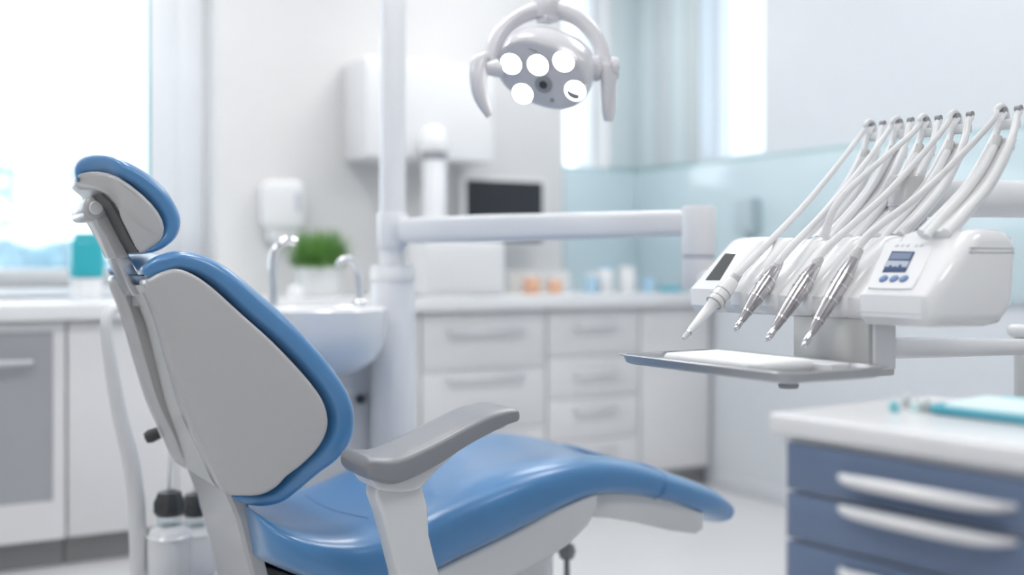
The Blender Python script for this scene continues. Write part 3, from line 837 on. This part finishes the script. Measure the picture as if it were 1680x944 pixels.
d = Vector((jt.x - PX, jt.y - PY, 0)); dn = d.normalized(); sd = Vector((-dn.y, dn.x, 0))
b = bmesh.new()
prevr = None
for f, hh, hw, dz in ((.045, .030, .03, 0), (.06, .036, .034, 0), (.35, .0365, .034, .002), (.75, .033, .032, .004), (d.length - .02, .031, .030, .006)):
    cpt = Vector((PX, PY, za + dz)) + dn * (f if f < .1 or f > .8 else f * d.length)
    ring = []
    for a, c_ in rrect(-hw, hw, -hh, hh, .016, 4):
        ring.append(b.verts.new(cpt + sd * a + Vector((0, 0, c_))))
    if prevr: bridge(b, prevr, ring)
    else: b.faces.new(ring)
    prevr = ring
b.faces.new(prevr)
emit_obj('swivel_arm', b, M['satin_white'], colm, 40)
lathe('arm_sleeve', [(.001, -.05), (.043, -.05), (.045, -.045), (.045, .045), (.043, .05), (.001, .05)], (PX, PY, za), M['satin_white'], colm, n=32)
zt = at(1146, 338, 2.80).z; zm = at(1146, 418, 2.80).z; zl = at(1146, 472, 2.80).z
lathe('arm_joint', [(.001, zm), (.042, zm), (.0425, zm + .003), (.0425, zt - .008), (.038, zt), (.001, zt)], (jt.x, jt.y, 0), M['satin_white'], colm, n=36)
lathe('joint_ring', [(.001, zm - .012), (.039, zm - .012), (.039, zm), (.001, zm)], (jt.x, jt.y, 0), M['icon'], colm, n=36)
lathe('joint_base', [(.001, zl), (.039, zl), (.042, zl + .004), (.042, zm - .012), (.001, zm - .012)], (jt.x, jt.y, 0), M['satin_white'], colm, n=36)

# ================================================================== INSTRUMENT CONSOLE
CU = 1.517                  # front face x
ZB, ZL, ZT = .936, .985, 1.092
UT = 1.638                  # x of the top front edge
con = thing('instrument_console', (1.62, 1.6, .85), 'white dental instrument console with whip arms and blue keypad', 'instrument console')
def prof(front, lip, top_u, top, back, bot=ZB, r=.02):
    return [(front + .012, bot + .002), (front, bot + .016), (front, lip), (top_u - .008, top - .006), (top_u + .012, top), (back - .03, top), (back - .008, top - .012), (back, top - .04),
            (back - .012, bot + .03), (back - .04, bot + .004), (back - .07, bot)]
VN, VF = 1.268, 1.905
slab('console_body', prof(CU + .012, ZL - .008, UT + .014, ZT - .006, 1.715), 1.43, VF - .10, .006, M['gloss_white'], con, 'y')
slab('display_pod', prof(CU, ZL, UT, ZT, 1.72), VF - .115, VF, .022, M['gloss_white'], con, 'y', 5)
slab('keypad_pod', prof(CU - .012, ZL, UT - .014, ZT + .003, 1.725, ZB - .004), VN, 1.432, .022, M['gloss_white'], con, 'y', 5)
for yc_ in (1.755, 1.665, 1.575, 1.49):
    slab('cradle_rib', prof(CU + .004, ZL - .004, UT + .004, ZT - .003, 1.70, ZB + .004), yc_ - .024, yc_ + .024, .014, M['gloss_white'], con, 'y', 5)
# joint line round the keypad pod
nrm = Vector((-(ZT - ZL), 0, UT - CU)).normalized()     # outward normal of the sloping front
P0 = Vector((CU, 0, ZL))
P0k = Vector((CU - .012, 0, ZL))
def on_slope(px, py, lift=0.0, p0=P0): return on_plane(px, py, p0 + nrm * lift, nrm)
def decal(name, pts, lift, m, parent, p0=P0, th=.0015):
    b = bmesh.new()
    top = [b.verts.new(on_plane(a, c_, p0, nrm) + nrm * lift) for a, c_ in pts]
    bot = [b.verts.new(on_plane(a, c_, p0, nrm) + nrm * (lift - th)) for a, c_ in pts]
    b.faces.new(top); b.faces.new(bot); bridge(b, top, bot)
    return emit_obj(name, b, m, parent, 0)
decal('side_display', [(1190, 417), (1208, 417), (1181, 460), (1158, 460)], .0015, M['screen_grey'], con)
kp = decal('keypad_plate', catmull([(1458, 401), (1490, 400), (1527, 402), (1533, 407), (1520, 435), (1501, 471), (1492, 476), (1460, 476), (1430, 475), (1426, 470), (1440, 437), (1453, 406)], 2, True), .004, M['gloss_white'], con, P0k, .006)
scr = decal('screen', [(1466, 416), (1503, 417), (1487, 450), (1450, 450)], .0055, M['lcd_navy'], kp, P0k)
decal('screen_glow_band', [(1458, 432), (1495, 433), (1490, 443), (1453, 442)], .0062, M['lcd_pale'], kp, P0k, .0006)
decal('screen_top_band', [(1467, 419), (1500, 420), (1495, 430), (1461, 430)], .0062, M['lcd_pale'], kp, P0k, .0006).data.materials[0] = mat('steel_blue_lcd', (.17, .22, .32), .3)
for i in range(5):
    a = 1454 + i * 8; hgt = (4, 7, 5, 8, 3)[i]
    decal('screen_mark', [(a, 447 - hgt), (a + 4, 447 - hgt), (a + 2, 448), (a - 2, 448)], .0066, M['lcd_navy'], kp, P0k, .0004)
for px in (1450, 1467, 1483):
    c0 = on_slope(px, 458, .004, P0k)
    bt = lathe('button', [(.001, 0), (.0085, 0), (.0085, .0015), (.0065, .003), (.001, .0032)], c0, M['button'], kp, nrm, 16)
for px in (1472, 1481, 1490, 1504, 1512):
    decal('icon', [(px, 404), (px + 5, 404), (px + 3, 408), (px - 2, 408)], .0048, M['icon'], kp, P0k, .0006)
# seam lines and lip on the pod end
for dz, w in ((0, .0012), (.007, .0012)):
    b = bmesh.new(); bm_box(b, 1.60, 1.712, VN - .0006, VN + .002, 1.062 - dz, 1.062 - dz + w)
    emit_obj('seam_line', b, M['seam'], con, 0)
b = bmesh.new(); bm_box(b, CU - .0128, CU - .010, VN + .02, 1.425, ZB + .018, ZB + .0195)
emit_obj('seam_line', b, M['icon'], con, 0)
# bracket under the console and tray fork
box('bracket', 1.535, 1.60, 1.425, 1.61, .840, ZB + .004, M['shell_grey'], con, .004)
box('bracket_end', 1.542, 1.594, 1.417, 1.426, .852, ZB + .002, M['satin_white'], con, .003)
box('tray_fork', 1.38, 1.545, 1.47, 1.58, .835, .8462, M['satin_white'], con, .003)
kq = at(1355, 628, 1.93)
lathe('fork_knob', [(.001, 0), (.016, 0), (.018, .005), (.014, .014), (.001, .015)], (1.42, 1.50, .821), M['mid_grey'], con)
# support: low handle bar to pillar, upper arm to the same pillar, link to the column arm
tube('handle_bar', [(1.59, 1.50, .885), (1.70, 1.50, .880), (1.90, 1.50, .874), (2.17, 1.50, .866)], [.018, .0195, .018, .0145], M['satin_white'], con, 14, 4)
slab('pillar', rrect(2.15, 2.42, 1.38, 1.61, .03), 0.03, .89, .006, M['shell_grey'], con, 'z')
slab('pillar_cap', rrect(2.138, 2.43, 1.37, 1.62, .035), .880, .908, .012, M['gloss_white'], con, 'z')
box('pillar_foot', 2.09, 2.47, 1.33, 1.67, 0, .035, M['mid_grey'], con, .01)
ua = 1.56
z_up = on_y(1640, 329, ua).z
tube('upper_arm', [(1.80, ua, z_up - .005), (1.90, ua, z_up), (2.10, ua, z_up + .004), (2.36, ua, z_up + .004)], [.033, .038, .039, .039], M['satin_white'], con, 24, 3)
lathe('arm_riser', [(.001, .90), (.036, .90), (.036, z_up + .05), (.03, z_up + .056), (.001, z_up + .056)], (2.33, ua, 0), M['satin_white'], con)
lathe('arm_elbow', [(.001, ZT - .03), (.034, ZT - .03), (.036, ZT), (.036, z_up + .035), (.031, z_up + .042), (.001, z_up + .042)], (1.785, ua, 0), M['shell'], con)
for k in range(3):
    zz = ZT + .012 + k * .022
    lathe('elbow_rib', [(.001, zz), (.0375, zz), (.0375, zz + .004), (.001, zz + .004)], (1.785, ua, 0), M['icon'], con)
box('elbow_foot', 1.70, 1.82, ua - .04, ua + .04, ZT - .05, ZT - .015, M['satin_white'], con, .008)
tube('column_link', [(jt.x, jt.y, zl + .02), (jt.x - .02, jt.y - .10, zl + .015), (1.69, 1.88, zl + .0)], .026, M['satin_white'], con, 16, 3)

# whip arms: v-constant planes, leaning back from the console top
whip_tips = [(1437, 208), (1482, 203), (1527, 200), (1578, 194), (1656, 185)]
whip_y = [1.80, 1.70, 1.60, 1.50, 1.345]
tips = []
for (px, py), yy in zip(whip_tips, whip_y):
    tip = on_y(px, py, yy)
    base = Vector((tip.x - .195, yy, ZT - .008))
    m1 = base.lerp(tip, .45) + Vector((.022, 0, -.018))
    m2 = base.lerp(tip, .80) + Vector((.020, 0, -.014))
    path = catmull([tuple(base), tuple(m1), tuple(m2), tuple(tip + Vector((.004, 0, -.01)))], 6)
    n_ = len(path)
    nrm_of = lambda i: (lambda t: Vector((-t.z, 0, t.x)).normalized())(Vector(path[min(i + 1, n_ - 1)]) - Vector(path[max(i - 1, 0)]))
    hw_of = lambda f: .030 - .010 * f
    # arm: a flat channel floor between two rails that end as a fork
    b = bmesh.new(); prev = None
    stop = int(n_ * .74)
    for i in range(stop):
        f = i / (n_ - 1); nn = nrm_of(i); hw = hw_of(f); hh = .010 - .005 * f
        ring = [b.verts.new(Vector(path[i]) + Vector((0, a, 0)) + nn * c_) for a, c_ in rrect(-hw, hw, -hh, hh, hh * .6, 3)]
        if prev: bridge(b, prev, ring)
        else: b.faces.new(ring)
        prev = ring
    b.faces.new(prev)
    wa = emit_obj('whip_arm', b, M['gloss_white'], con, 40)
    tl = Vector(path[-1]); tt = (tl - Vector(path[-5])).normalized()
    ends = []
    for s in (-1, 1):
        rail = [Vector(path[i]) + Vector((0, s * (hw_of(i / (n_ - 1)) - .004), 0)) + nrm_of(i) * .006 for i in range(0, n_, 2)]
        rail.append(tl + Vector((.003, s * .016, .012)))
        tube('rail', rail, [.0085 - .0020 * k / (len(rail) - 1) for k in range(len(rail))], M['gloss_white'], wa, 12, 3)
        e_ = rail[-1]
        lathe('roller', [(.001, -.0055), (.0062, -.0055), (.0062, .0055), (.001, .0055)], e_ + Vector((-.003, 0, .004)), M['mid_grey'], wa, (0, 1, 0), 12)
        ends.append(e_)
    for fi, hz in ((-7, .011), (-3, .008)):
        cq = Vector(path[fi]); nn = nrm_of(len(path) + fi)
        b = bmesh.new()
        hwc = hw_of(1 + fi / n_) - .002
        bm_box(b, cq.x - .007, cq.x + .007, cq.y - hwc, cq.y + hwc, cq.z - hz, cq.z + hz, .003)
        emit_obj('cross_clip', b, M['shell_white'], wa)
    nn = nrm_of(n_ - 9)
    # feed hose lying in the channel
    f0 = Vector(path[-8]) + nn * .014
    lathe('hose_ferrule', [(.001, 0), (.0075, 0), (.0075, .020), (.001, .020)], f0, M['shell_grey'], wa, tt, 12)
    fh = [f0 + tt * .004] + [Vector(path[k]) + nrm_of(k) * (.016 if k > 2 else .014) for k in range(n_ - 11, 0, -3)]
    fh.append(Vector(path[0]) + nrm_of(0) * .010 + (Vector(path[0]) - Vector(path[2])).normalized() * .018)
    tube('feed_hose', fh, [.0062] + [.0074] * (len(fh) - 1), M['hose'], wa, 12, 4)
    tips.append(ends[1] + Vector((-.004, 0, .011)))

# ---- handpieces with hoses
def slope_gap(p): return (p - (P0 + Vector((0, p.y, 0)))).dot(nrm)
def solve_y(px, py, gap):
    lo, hi = 1.0, 2.4
    for _ in range(50):
        mid = (lo + hi) / 2
        if slope_gap(on_y(px, py, mid)) > gap: lo = mid
        else: hi = mid
    return (lo + hi) / 2
hand = [((1205, 458), (1121, 556), 0, 'white', 'white syringe handpiece hanging nearest the dark side display'),
        ((1273, 440), (1204, 545), 1, 'steel', 'slim steel handpiece hanging second from the side display'),
        ((1338, 436), (1256, 562), 3, 'steel', 'steel handpiece hanging third from the side display'),
        ((1402, 424), (1315, 574), 4, 'steel', 'long steel handpiece hanging next to the blue keypad')]
for i, (tp, bt, w, kind, lab) in enumerate(hand):
    yy = solve_y(tp[0], tp[1], .016)
    top = on_y(tp[0], tp[1], yy); tipp = on_y(bt[0], bt[1], yy)
    L = (top - tipp).length; ax = (top - tipp).normalized()
    t = thing('dental_handpiece', tipp, lab, 'handpiece', 'handpieces on the console')
    R = .0150 if kind == 'steel' else .0165
    if kind == 'steel':
        body = [(.001, .16), (.40, .16), (.52, .20), (.60, .28), (.88, .50), (1.0, .66), (1.0, .78), (.86, .90), (.70, .985), (.001, .985)]
        lathe('body', [(max(.001, r * R), h * L) for r, h in body], tipp, M['hp_steel'], t, ax, 20)
        for h in (.30, .52, .68, .80):
            rr = {.30: .66, .52: .92, .68: 1.02, .80: .99}[h] * R + .0006
            lathe('grip_ring', [(.001, h * L), (rr, h * L), (rr, h * L + .003), (.001, h * L + .003)], tipp, M['chrome'], t, ax, 20)
        hd = lathe('head', [(.001, .04 * L), (.30 * R, .04 * L), (.42 * R, .07 * L), (.44 * R, .12 * L), (.36 * R, .17 * L), (.001, .17 * L)], tipp, M['chrome'], t, ax, 16)
        lathe('bur', [(.0006, 0), (.0016, .004), (.0016, .05 * L), (.0006, .05 * L)], tipp, M['steel'], t, ax, 8)
        if i == 1:
            pass
    else:
        body = [(.001, .10), (.36, .10), (.42, .16), (.62, .42), (.72, .56), (.95, .60), (1.0, .66), (1.0, .82), (.80, .96), (.001, .97)]
        lathe('body', [(max(.001, r * R), h * L) for r, h in body], tipp, M['gloss_white'], t, ax, 20)
        lathe('nozzle', [(.001, 0), (.22 * R, 0), (.30 * R, .02 * L), (.34 * R, .11 * L), (.001, .11 * L)], tipp, M['hose'], t, ax, 14)
        lathe('tip_ring', [(.001, .095 * L), (.40 * R, .095 * L), (.40 * R, .115 * L), (.001, .115 * L)], tipp, M['chrome'], t, ax, 14)
        for h in (.585, .66, .76):
            lathe('grip_ring', [(.001, h * L), (1.04 * R, h * L), (1.04 * R, h * L + .003), (.001, h * L + .003)], tipp, M['shell'], t, ax, 20)
    lathe('hose_connector', [(.001, .96 * L), (.0105, .96 * L), (.0095, 1.04 * L), (.0075, 1.10 * L), (.001, 1.10 * L)], tipp, M['shell'], t, ax, 14)
    tip_w = tips[w]
    s0 = tipp + ax * L * 1.02
    s1 = tipp + ax * L * 1.25
    mid = s1.lerp(tip_w, .5) + Vector((-.002, 0, -.018))
    q3 = tip_w + Vector((-.035, 0, -.034)); q4 = tip_w + Vector((-.010, 0, .0))
    tube('hose', [s0, s1, s1.lerp(q3, .5) + Vector((.004, 0, -.010)), q3, tip_w + Vector((-.018, 0, -.008)), tip_w + Vector((-.004, 0, .001)), tip_w + Vector((.008, 0, -.006)), tip_w + Vector((.012, 0, -.022))],
         [.0078, .0075, .0066, .0056, .0055, .0055, .0055, .005], M['hose'], t, 12, 6)
# parked hose of the middle whip: drops back into the console
tw = tips[2]
tube('parked_hose', [Vector((1.665, tw.y + .03, ZT - .02)), Vector((1.655, tw.y + .028, ZT + .01)), Vector((1.69, tw.y + .015, ZT + .08)), tw + Vector((-.035, 0, -.034)), tw + Vector((-.016, 0, -.006)), tw + Vector((-.003, 0, .001)), tw + Vector((.010, 0, -.010)), tw + Vector((.012, 0, -.024))],
     [.0075, .0075, .0068, .0058, .0055, .0055, .0055, .005], M['hose'], con, 12, 6)

# ================================================================== TRAY AND WHAT LIES ON IT
TU0, TU1, TV0, TV1, TZ = 1.275, 1.512, 1.352, 1.81, .8465
ol = rrect(TU0, TU1, TV0, TV1, .03, 5)
b = bmesh.new()
bm_layers(b, ol, [(.016, TZ), (.006, TZ + .004), (.001, TZ + .016), (-.006, TZ + .0175), (-.007, TZ + .0185), (-.006, TZ + .0195), (.004, TZ + .0195), (.010, TZ + .010), (.020, TZ + .003), (.022, TZ + .0025)], 'z')
tr = emit_obj('instrument_tray', b, M['tray'], None, 40)
tag(tr, 'shallow steel instrument tray under the dental console', 'tray')
def soft_stack(x0, x1, y0, y1, r, spec):
    """rounded rectangular rings that shrink without folding over"""
    b = bmesh.new(); prev = None
    for ins, h in spec:
        ring = [b.verts.new((x, y, h + .0012 * math.sin(40 * x + 23 * y) * (ins > .004))) for x, y in rrect(x0 + ins, x1 - ins, y0 + ins, y1 - ins, max(.003, r - ins), 5)]
        if prev: bridge(b, prev, ring)
        else: b.faces.new(ring)
        prev = ring
    b.faces.new(prev)
    return b
b = soft_stack(1.292, 1.432, 1.44, 1.70, .022, [(.014, TZ + .003), (.004, TZ + .010), (0, TZ + .018), (.001, TZ + .024), (.006, TZ + .0275), (.02, TZ + .029), (.045, TZ + .0285)])
tag(emit_obj('folded_napkin', b, M['paper'], None, 50), 'thick folded white napkin lying on the steel tray', 'napkin')
pk = slab('paper_pouch', rrect(1.438, 1.488, 1.42, 1.60, .006), TZ + .004, TZ + .021, .003, M['paper'], None, 'z')
tag(pk, 'flat white paper pouch beside the napkin on the tray', 'pouch')

# ================================================================== OPERATING LAMP
LS = 0.89                     # overall size of the lamp head
LC = at(889, 123, 2.95 * LS)
rgt = Vector((CS, -SN, 0)); fwd = Vector((SN, CS, 0)); upv = Vector((0, 0, 1))
n_l = (rgt * -.33 - fwd * .79 - upv * .52).normalized()
ex = (rgt - n_l * rgt.dot(n_l)).normalized()
tilt = math.radians(-13)
ey = n_l.cross(ex); ey = ey if ey.z > 0 else -ey
ex, ey = ex * math.cos(tilt) + ey * math.sin(tilt), ey * math.cos(tilt) - ex * math.sin(tilt)
lamp = thing('operating_lamp', LC, 'white operating lamp with five round glowing lenses above the chair', 'lamp')
lamp.scale = (LS, LS, LS)
def lp(a, c_, h=0.0): return LC + ex * a + ey * c_ + n_l * h
def oval_rings(bm, spec, n=48, e=2.35):
    rings = []
    for rx, ry, h, oy in spec:
        ring = []
        for j in range(n):
            th = 2 * math.pi * j / n; c_, s_ = math.cos(th), math.sin(th)
            ring.append(bm.verts.new(lp(rx * math.copysign(abs(c_) ** (2 / e), c_), oy + ry * math.copysign(abs(s_) ** (2 / e), s_), h)))
        if rings: bridge(bm, rings[-1], ring)
        rings.append(ring)
    bm.faces.new(rings[0]); bm.faces.new(rings[-1])
    return bm
RX, RY = .121, .085
head = emit_obj('lamp_head', oval_rings(bmesh.new(), [(.03, .02, -.128, .014), (.075, .05, -.122, .014), (.106, .074, -.100, .012), (.123, .089, -.06, .009), (.126, .091, -.02, .004), (RX, RY, .002, 0), (RX - .006, RY - .006, .003, 0)]), M['lamp_white'], lamp, 60)
emit_obj('lamp_face', oval_rings(bmesh.new(), [(RX - .008, RY - .008, .002, 0), (RX - .008, RY - .008, .0042, 0), (.06, .04, .0048, 0)]), M['reflector'], head, 40)
def face_pt(px, py):
    q = (on_plane(px, py, LC, n_l) - LC) / LS
    return q.dot(ex), q.dot(ey)
for k, (px, py) in enumerate(((840, 103), (884, 105), (926, 99), (859, 152), (945, 147))):
    a, c_ = face_pt(px, py)
    mm = M['led']
    ln = lathe('lens', [(.001, 0), (.0275, 0), (.0265, .003), (.001, .0042)], lp(a, c_, .0046), mm, head, n_l, 28)
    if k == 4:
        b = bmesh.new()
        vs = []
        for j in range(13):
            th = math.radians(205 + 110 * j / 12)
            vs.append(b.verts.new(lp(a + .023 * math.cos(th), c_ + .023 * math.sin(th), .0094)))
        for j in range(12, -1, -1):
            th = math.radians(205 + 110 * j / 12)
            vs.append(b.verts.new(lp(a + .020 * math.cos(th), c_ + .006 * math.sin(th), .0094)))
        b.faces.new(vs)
        emit_obj('reflector_shadow_mask', b, M['mid_grey'], ln, 0).name = 'lens_reflector'  # grey crescent painted over the unlit part of this lens
    lathe('lens_bezel', [(.0274, 0), (.0305, 0), (.0305, .003), (.0274, .004)], lp(a, c_, .0044), M['lamp_white'], ln, n_l, 28, 40, None, True)
a, c_ = face_pt(893, 137)
lathe('sensor_eye', [(.001, 0), (.023, 0), (.023, .004), (.018, .006), (.001, .003)], lp(a, c_, .0044), M['mid_grey'], head, n_l, 24)
lathe('sensor_glass', [(.001, 0), (.011, 0), (.011, .002), (.001, .002)], lp(a, c_, .0078), M['dark'], head, n_l, 20)
a, c_ = face_pt(907, 163)
lathe('indicator', [(.001, 0), (.006, 0), (.006, .002), (.001, .002)], lp(a, c_, .0044), M['mid_grey'], head, n_l, 12)
a, c_ = face_pt(875, 81)
emit_obj('vent_slot', bm_tube(bmesh.new(), [lp(a - .012, c_, .005), lp(a + .012, c_, .005)], .002, 8), M['mid_grey'], head)
# yoke arch
ydir = (upv * .93 + fwd * .28).normalized()
yc = LC - n_l * .045
arch = []
for j in range(19):
    th = math.pi * j / 18
    arch.append(yc + rgt * (-.146 * math.cos(th)) + ydir * (.168 * math.sin(th) ** .9))
yoke = tube('yoke', arch, [.019 + .003 * math.sin(math.pi * j / 18) for j in range(19)], M['lamp_white'], lamp, 16)
lathe('pivot_housing', [(.001, 0), (.034, 0), (.034, .02), (.026, .028), (.026, .05), (.001, .05)], yc + rgt * .112, M['lamp_white'], lamp, rgt, 24)
lathe('pivot_housing', [(.001, 0), (.024, 0), (.024, .02), (.018, .045), (.001, .045)], yc - rgt * .112, M['lamp_white'], lamp, -rgt, 24)
# handles
hr = yc + rgt * .158
tube('handle', [hr + upv * .02, hr - upv * .01 - fwd * .008, hr - upv * .06 - fwd * .012, hr - upv * .11 - fwd * .010, hr - upv * .136 - fwd * .004], [.026, .025, .022, .020, .013], M['lamp_white'], lamp, 16, 4, .7)
lathe('handle_boss', [(.001, 0), (.027, 0), (.029, .006), (.026, .02), (.001, .022)], hr + rgt * .005, M['lamp_white'], lamp, rgt, 24)
lathe('boss_screw', [(.001, 0), (.005, 0), (.005, .002), (.001, .002)], hr + rgt * .026, M['mid_grey'], lamp, rgt, 12)
hl = yc - rgt * .158
tube('handle', [hl + upv * .026 + rgt * .012, hl + upv * .014 - rgt * .012, hl - upv * .03 - rgt * .020 - fwd * .01, hl - upv * .08 - rgt * .012 - fwd * .012, hl - upv * .125 + rgt * .010 - fwd * .006], [.020, .026, .024, .019, .010], M['lamp_white'], lamp, 16, 4, .75)
# mount block, drop arm and boom to the column
top = yc + ydir * .168
lathe('yoke_mount', [(.001, -.022), (.030, -.022), (.033, -.016), (.033, .03), (.026, .04), (.001, .04)], top, M['lamp_white'], lamp, upv, 24)
b = bmesh.new(); bm_box(b, top.x - .022, top.x + .022, top.y - .03, top.y + .02, top.z - .034, top.z - .018, .004)
emit_obj('mount_block', b, M['lamp_white'], lamp)
tube('drop_arm', [top + upv * .035, top + upv * .2, top + upv * .42], .016, M['lamp_white'], lamp, 14)
et = top + upv * .42
comp = lambda p: LC + (Vector(p) - LC) / LS
tube('boom', [et, comp((PX, PY, 2.38))], [.026, .03], M['lamp_white'], lamp, 16)
lathe('boom_sleeve', [(.001, -.05), (.048, -.05), (.048, .05), (.001, .05)], comp((PX, PY, 2.38)), M['lamp_white'], lamp)

# ================================================================== SLATE DRAWER CABINET
FU, FV = 1.085, 1.162          # corner
ZTOP = .838
cab = thing('drawer_cabinet', (FU + .18, .66, 0), 'slate blue drawer cabinet with white sides beneath the instrument worktop', 'cabinet')
tag(slab('cabinet_worktop', rrect(FU - .012, FU + .345, .16, FV + .012, .008), ZTOP - .028, ZTOP, .005, M['worktop'], None, 'z'), 'thick white worktop slab over the slate blue drawers', 'worktop')
box('carcass', FU + .008, FU + .335, .18, FV, .06, ZTOP - .0285, M['laminate'], cab, .002)
zs = [.803, .737, .673, .606, .45, .29, .10]
for k in range(len(zs) - 1):
    d = box('drawer', FU - .004, FU + .0078, .20, FV - .014, zs[k + 1] + .0025, zs[k] - .0015, M['slate'], cab, .002)
    hz = {0: .770, 1: .731, 2: .652}.get(k, zs[k] - .03)
    x = FU - .004
    y1, y0 = 1.055, .830
    tube('handle', [(x + .004, y1 + .006, hz), (x - .016, y1 - .012, hz), (x - .022, y1 - .045, hz), (x - .024, (y0 + y1) / 2, hz), (x - .022, y0 + .045, hz), (x - .016, y0 + .012, hz), (x + .004, y0 - .006, hz)],
         [.004, .0065, .0085, .009, .0085, .0065, .004], M['gloss_white'], d, 12, 4)
box('plinth', FU + .03, FU + .31, .20, FV - .02, 0, .06, M['plinth'], cab, .002)
# teal tray and small things on the worktop
tz = ZTOP
to = rrect(FU + .150, FU + .285, .66, FV - .115, .02, 5)
b = bmesh.new()
bm_layers(b, to, [(.006, tz), (.001, tz + .004), (0, tz + .010), (.003, tz + .0115), (.008, tz + .010), (.012, tz + .006), (.02, tz + .0055)], 'z')
tag(emit_obj('teal_tray', b, M['teal_dark'], None, 40), 'shallow teal tray on the slate cabinet worktop', 'tray')
b = soft_stack(FU + .165, FU + .270, .69, FV - .130, .015, [(.004, tz + .006), (0, tz + .012), (.008, tz + .017), (.02, tz + .0185), (.035, tz + .018)])
tag(emit_obj('paper_liner', b, M['pale_teal'], None, 50), 'pale crumpled paper liner lying in the teal tray', 'paper')
def small(px, py, Y, fn): pass
for k, (dx, y, L, mm, lab) in enumerate(((.303, .975, .11, 'soft_teal', 'teal foil wrapped stick lying behind the teal tray'), (.322, .86, .10, 'pale_teal', 'pale teal wrapped stick nearest the back of the worktop'))):
    tag(tube('wrapped_stick', [(FU + dx, y - L / 2, tz + .0075), (FU + dx + .012, y + L / 2, tz + .0075)], .007, M[mm], None, 10), lab, 'stick')
lb = [('soft_teal', 'small teal bottle at the end of the row of little bottles'), ('soft_grey', 'small grey bottle second in the row of little bottles'), ('pale_teal', 'small pale teal bottle third in the row of little bottles'), ('shell_grey', 'small light grey bottle beside the teal tray corner')]
for k, (px, py) in enumerate(((1467, 668), (1487, 662), (1502, 668), (1520, 668))):
    Yd = (CAM_H - tz) * F_PX / (py + 8 - HOR)
    q = at(px, py + 8, Yd)
    t = thing('small_bottle', (q.x, q.y, tz), lb[k][1], 'bottle')
    lathe('body', [(.001, 0), (.0068, 0), (.0072, .002), (.0068, .012), (.004, .015), (.001, .015)], (q.x, q.y, tz), M[lb[k][0]], t, n=14)
    lathe('cap', [(.001, .0145), (.004, .0145), (.0035, .020), (.001, .0205)], (q.x, q.y, tz), M['gloss_white'], t, n=14)

# the whole cabinet stands turned a little from the room axes
piv = Vector((FU, FV, 0))
rot = Matrix.Rotation(math.radians(6), 3, 'Z')
for o in [o for o in COL.objects if o.parent is None and o.name.split('.')[0] in ('drawer_cabinet', 'cabinet_worktop', 'teal_tray', 'paper_liner', 'wrapped_stick')]:
    o.location = piv + rot @ (Vector(o.location) - piv)
    o.rotation_euler.z = math.radians(6)

for nm, g in (('small_bottle', 'little bottles on the slate cabinet'), ('lidded_tub', 'lidded tubs on the back counter'), ('clear_jar', 'orange jars on the back counter'),
              ('suction_jar', 'suction jars behind the chair'), ('base_cabinet', 'base cabinets under the long worktop'), ('wrapped_stick', 'wrapped sticks on the slate cabinet')):
    for o in COL.objects:
        if o.parent is None and o.name.split('.')[0] == nm: o['group'] = g
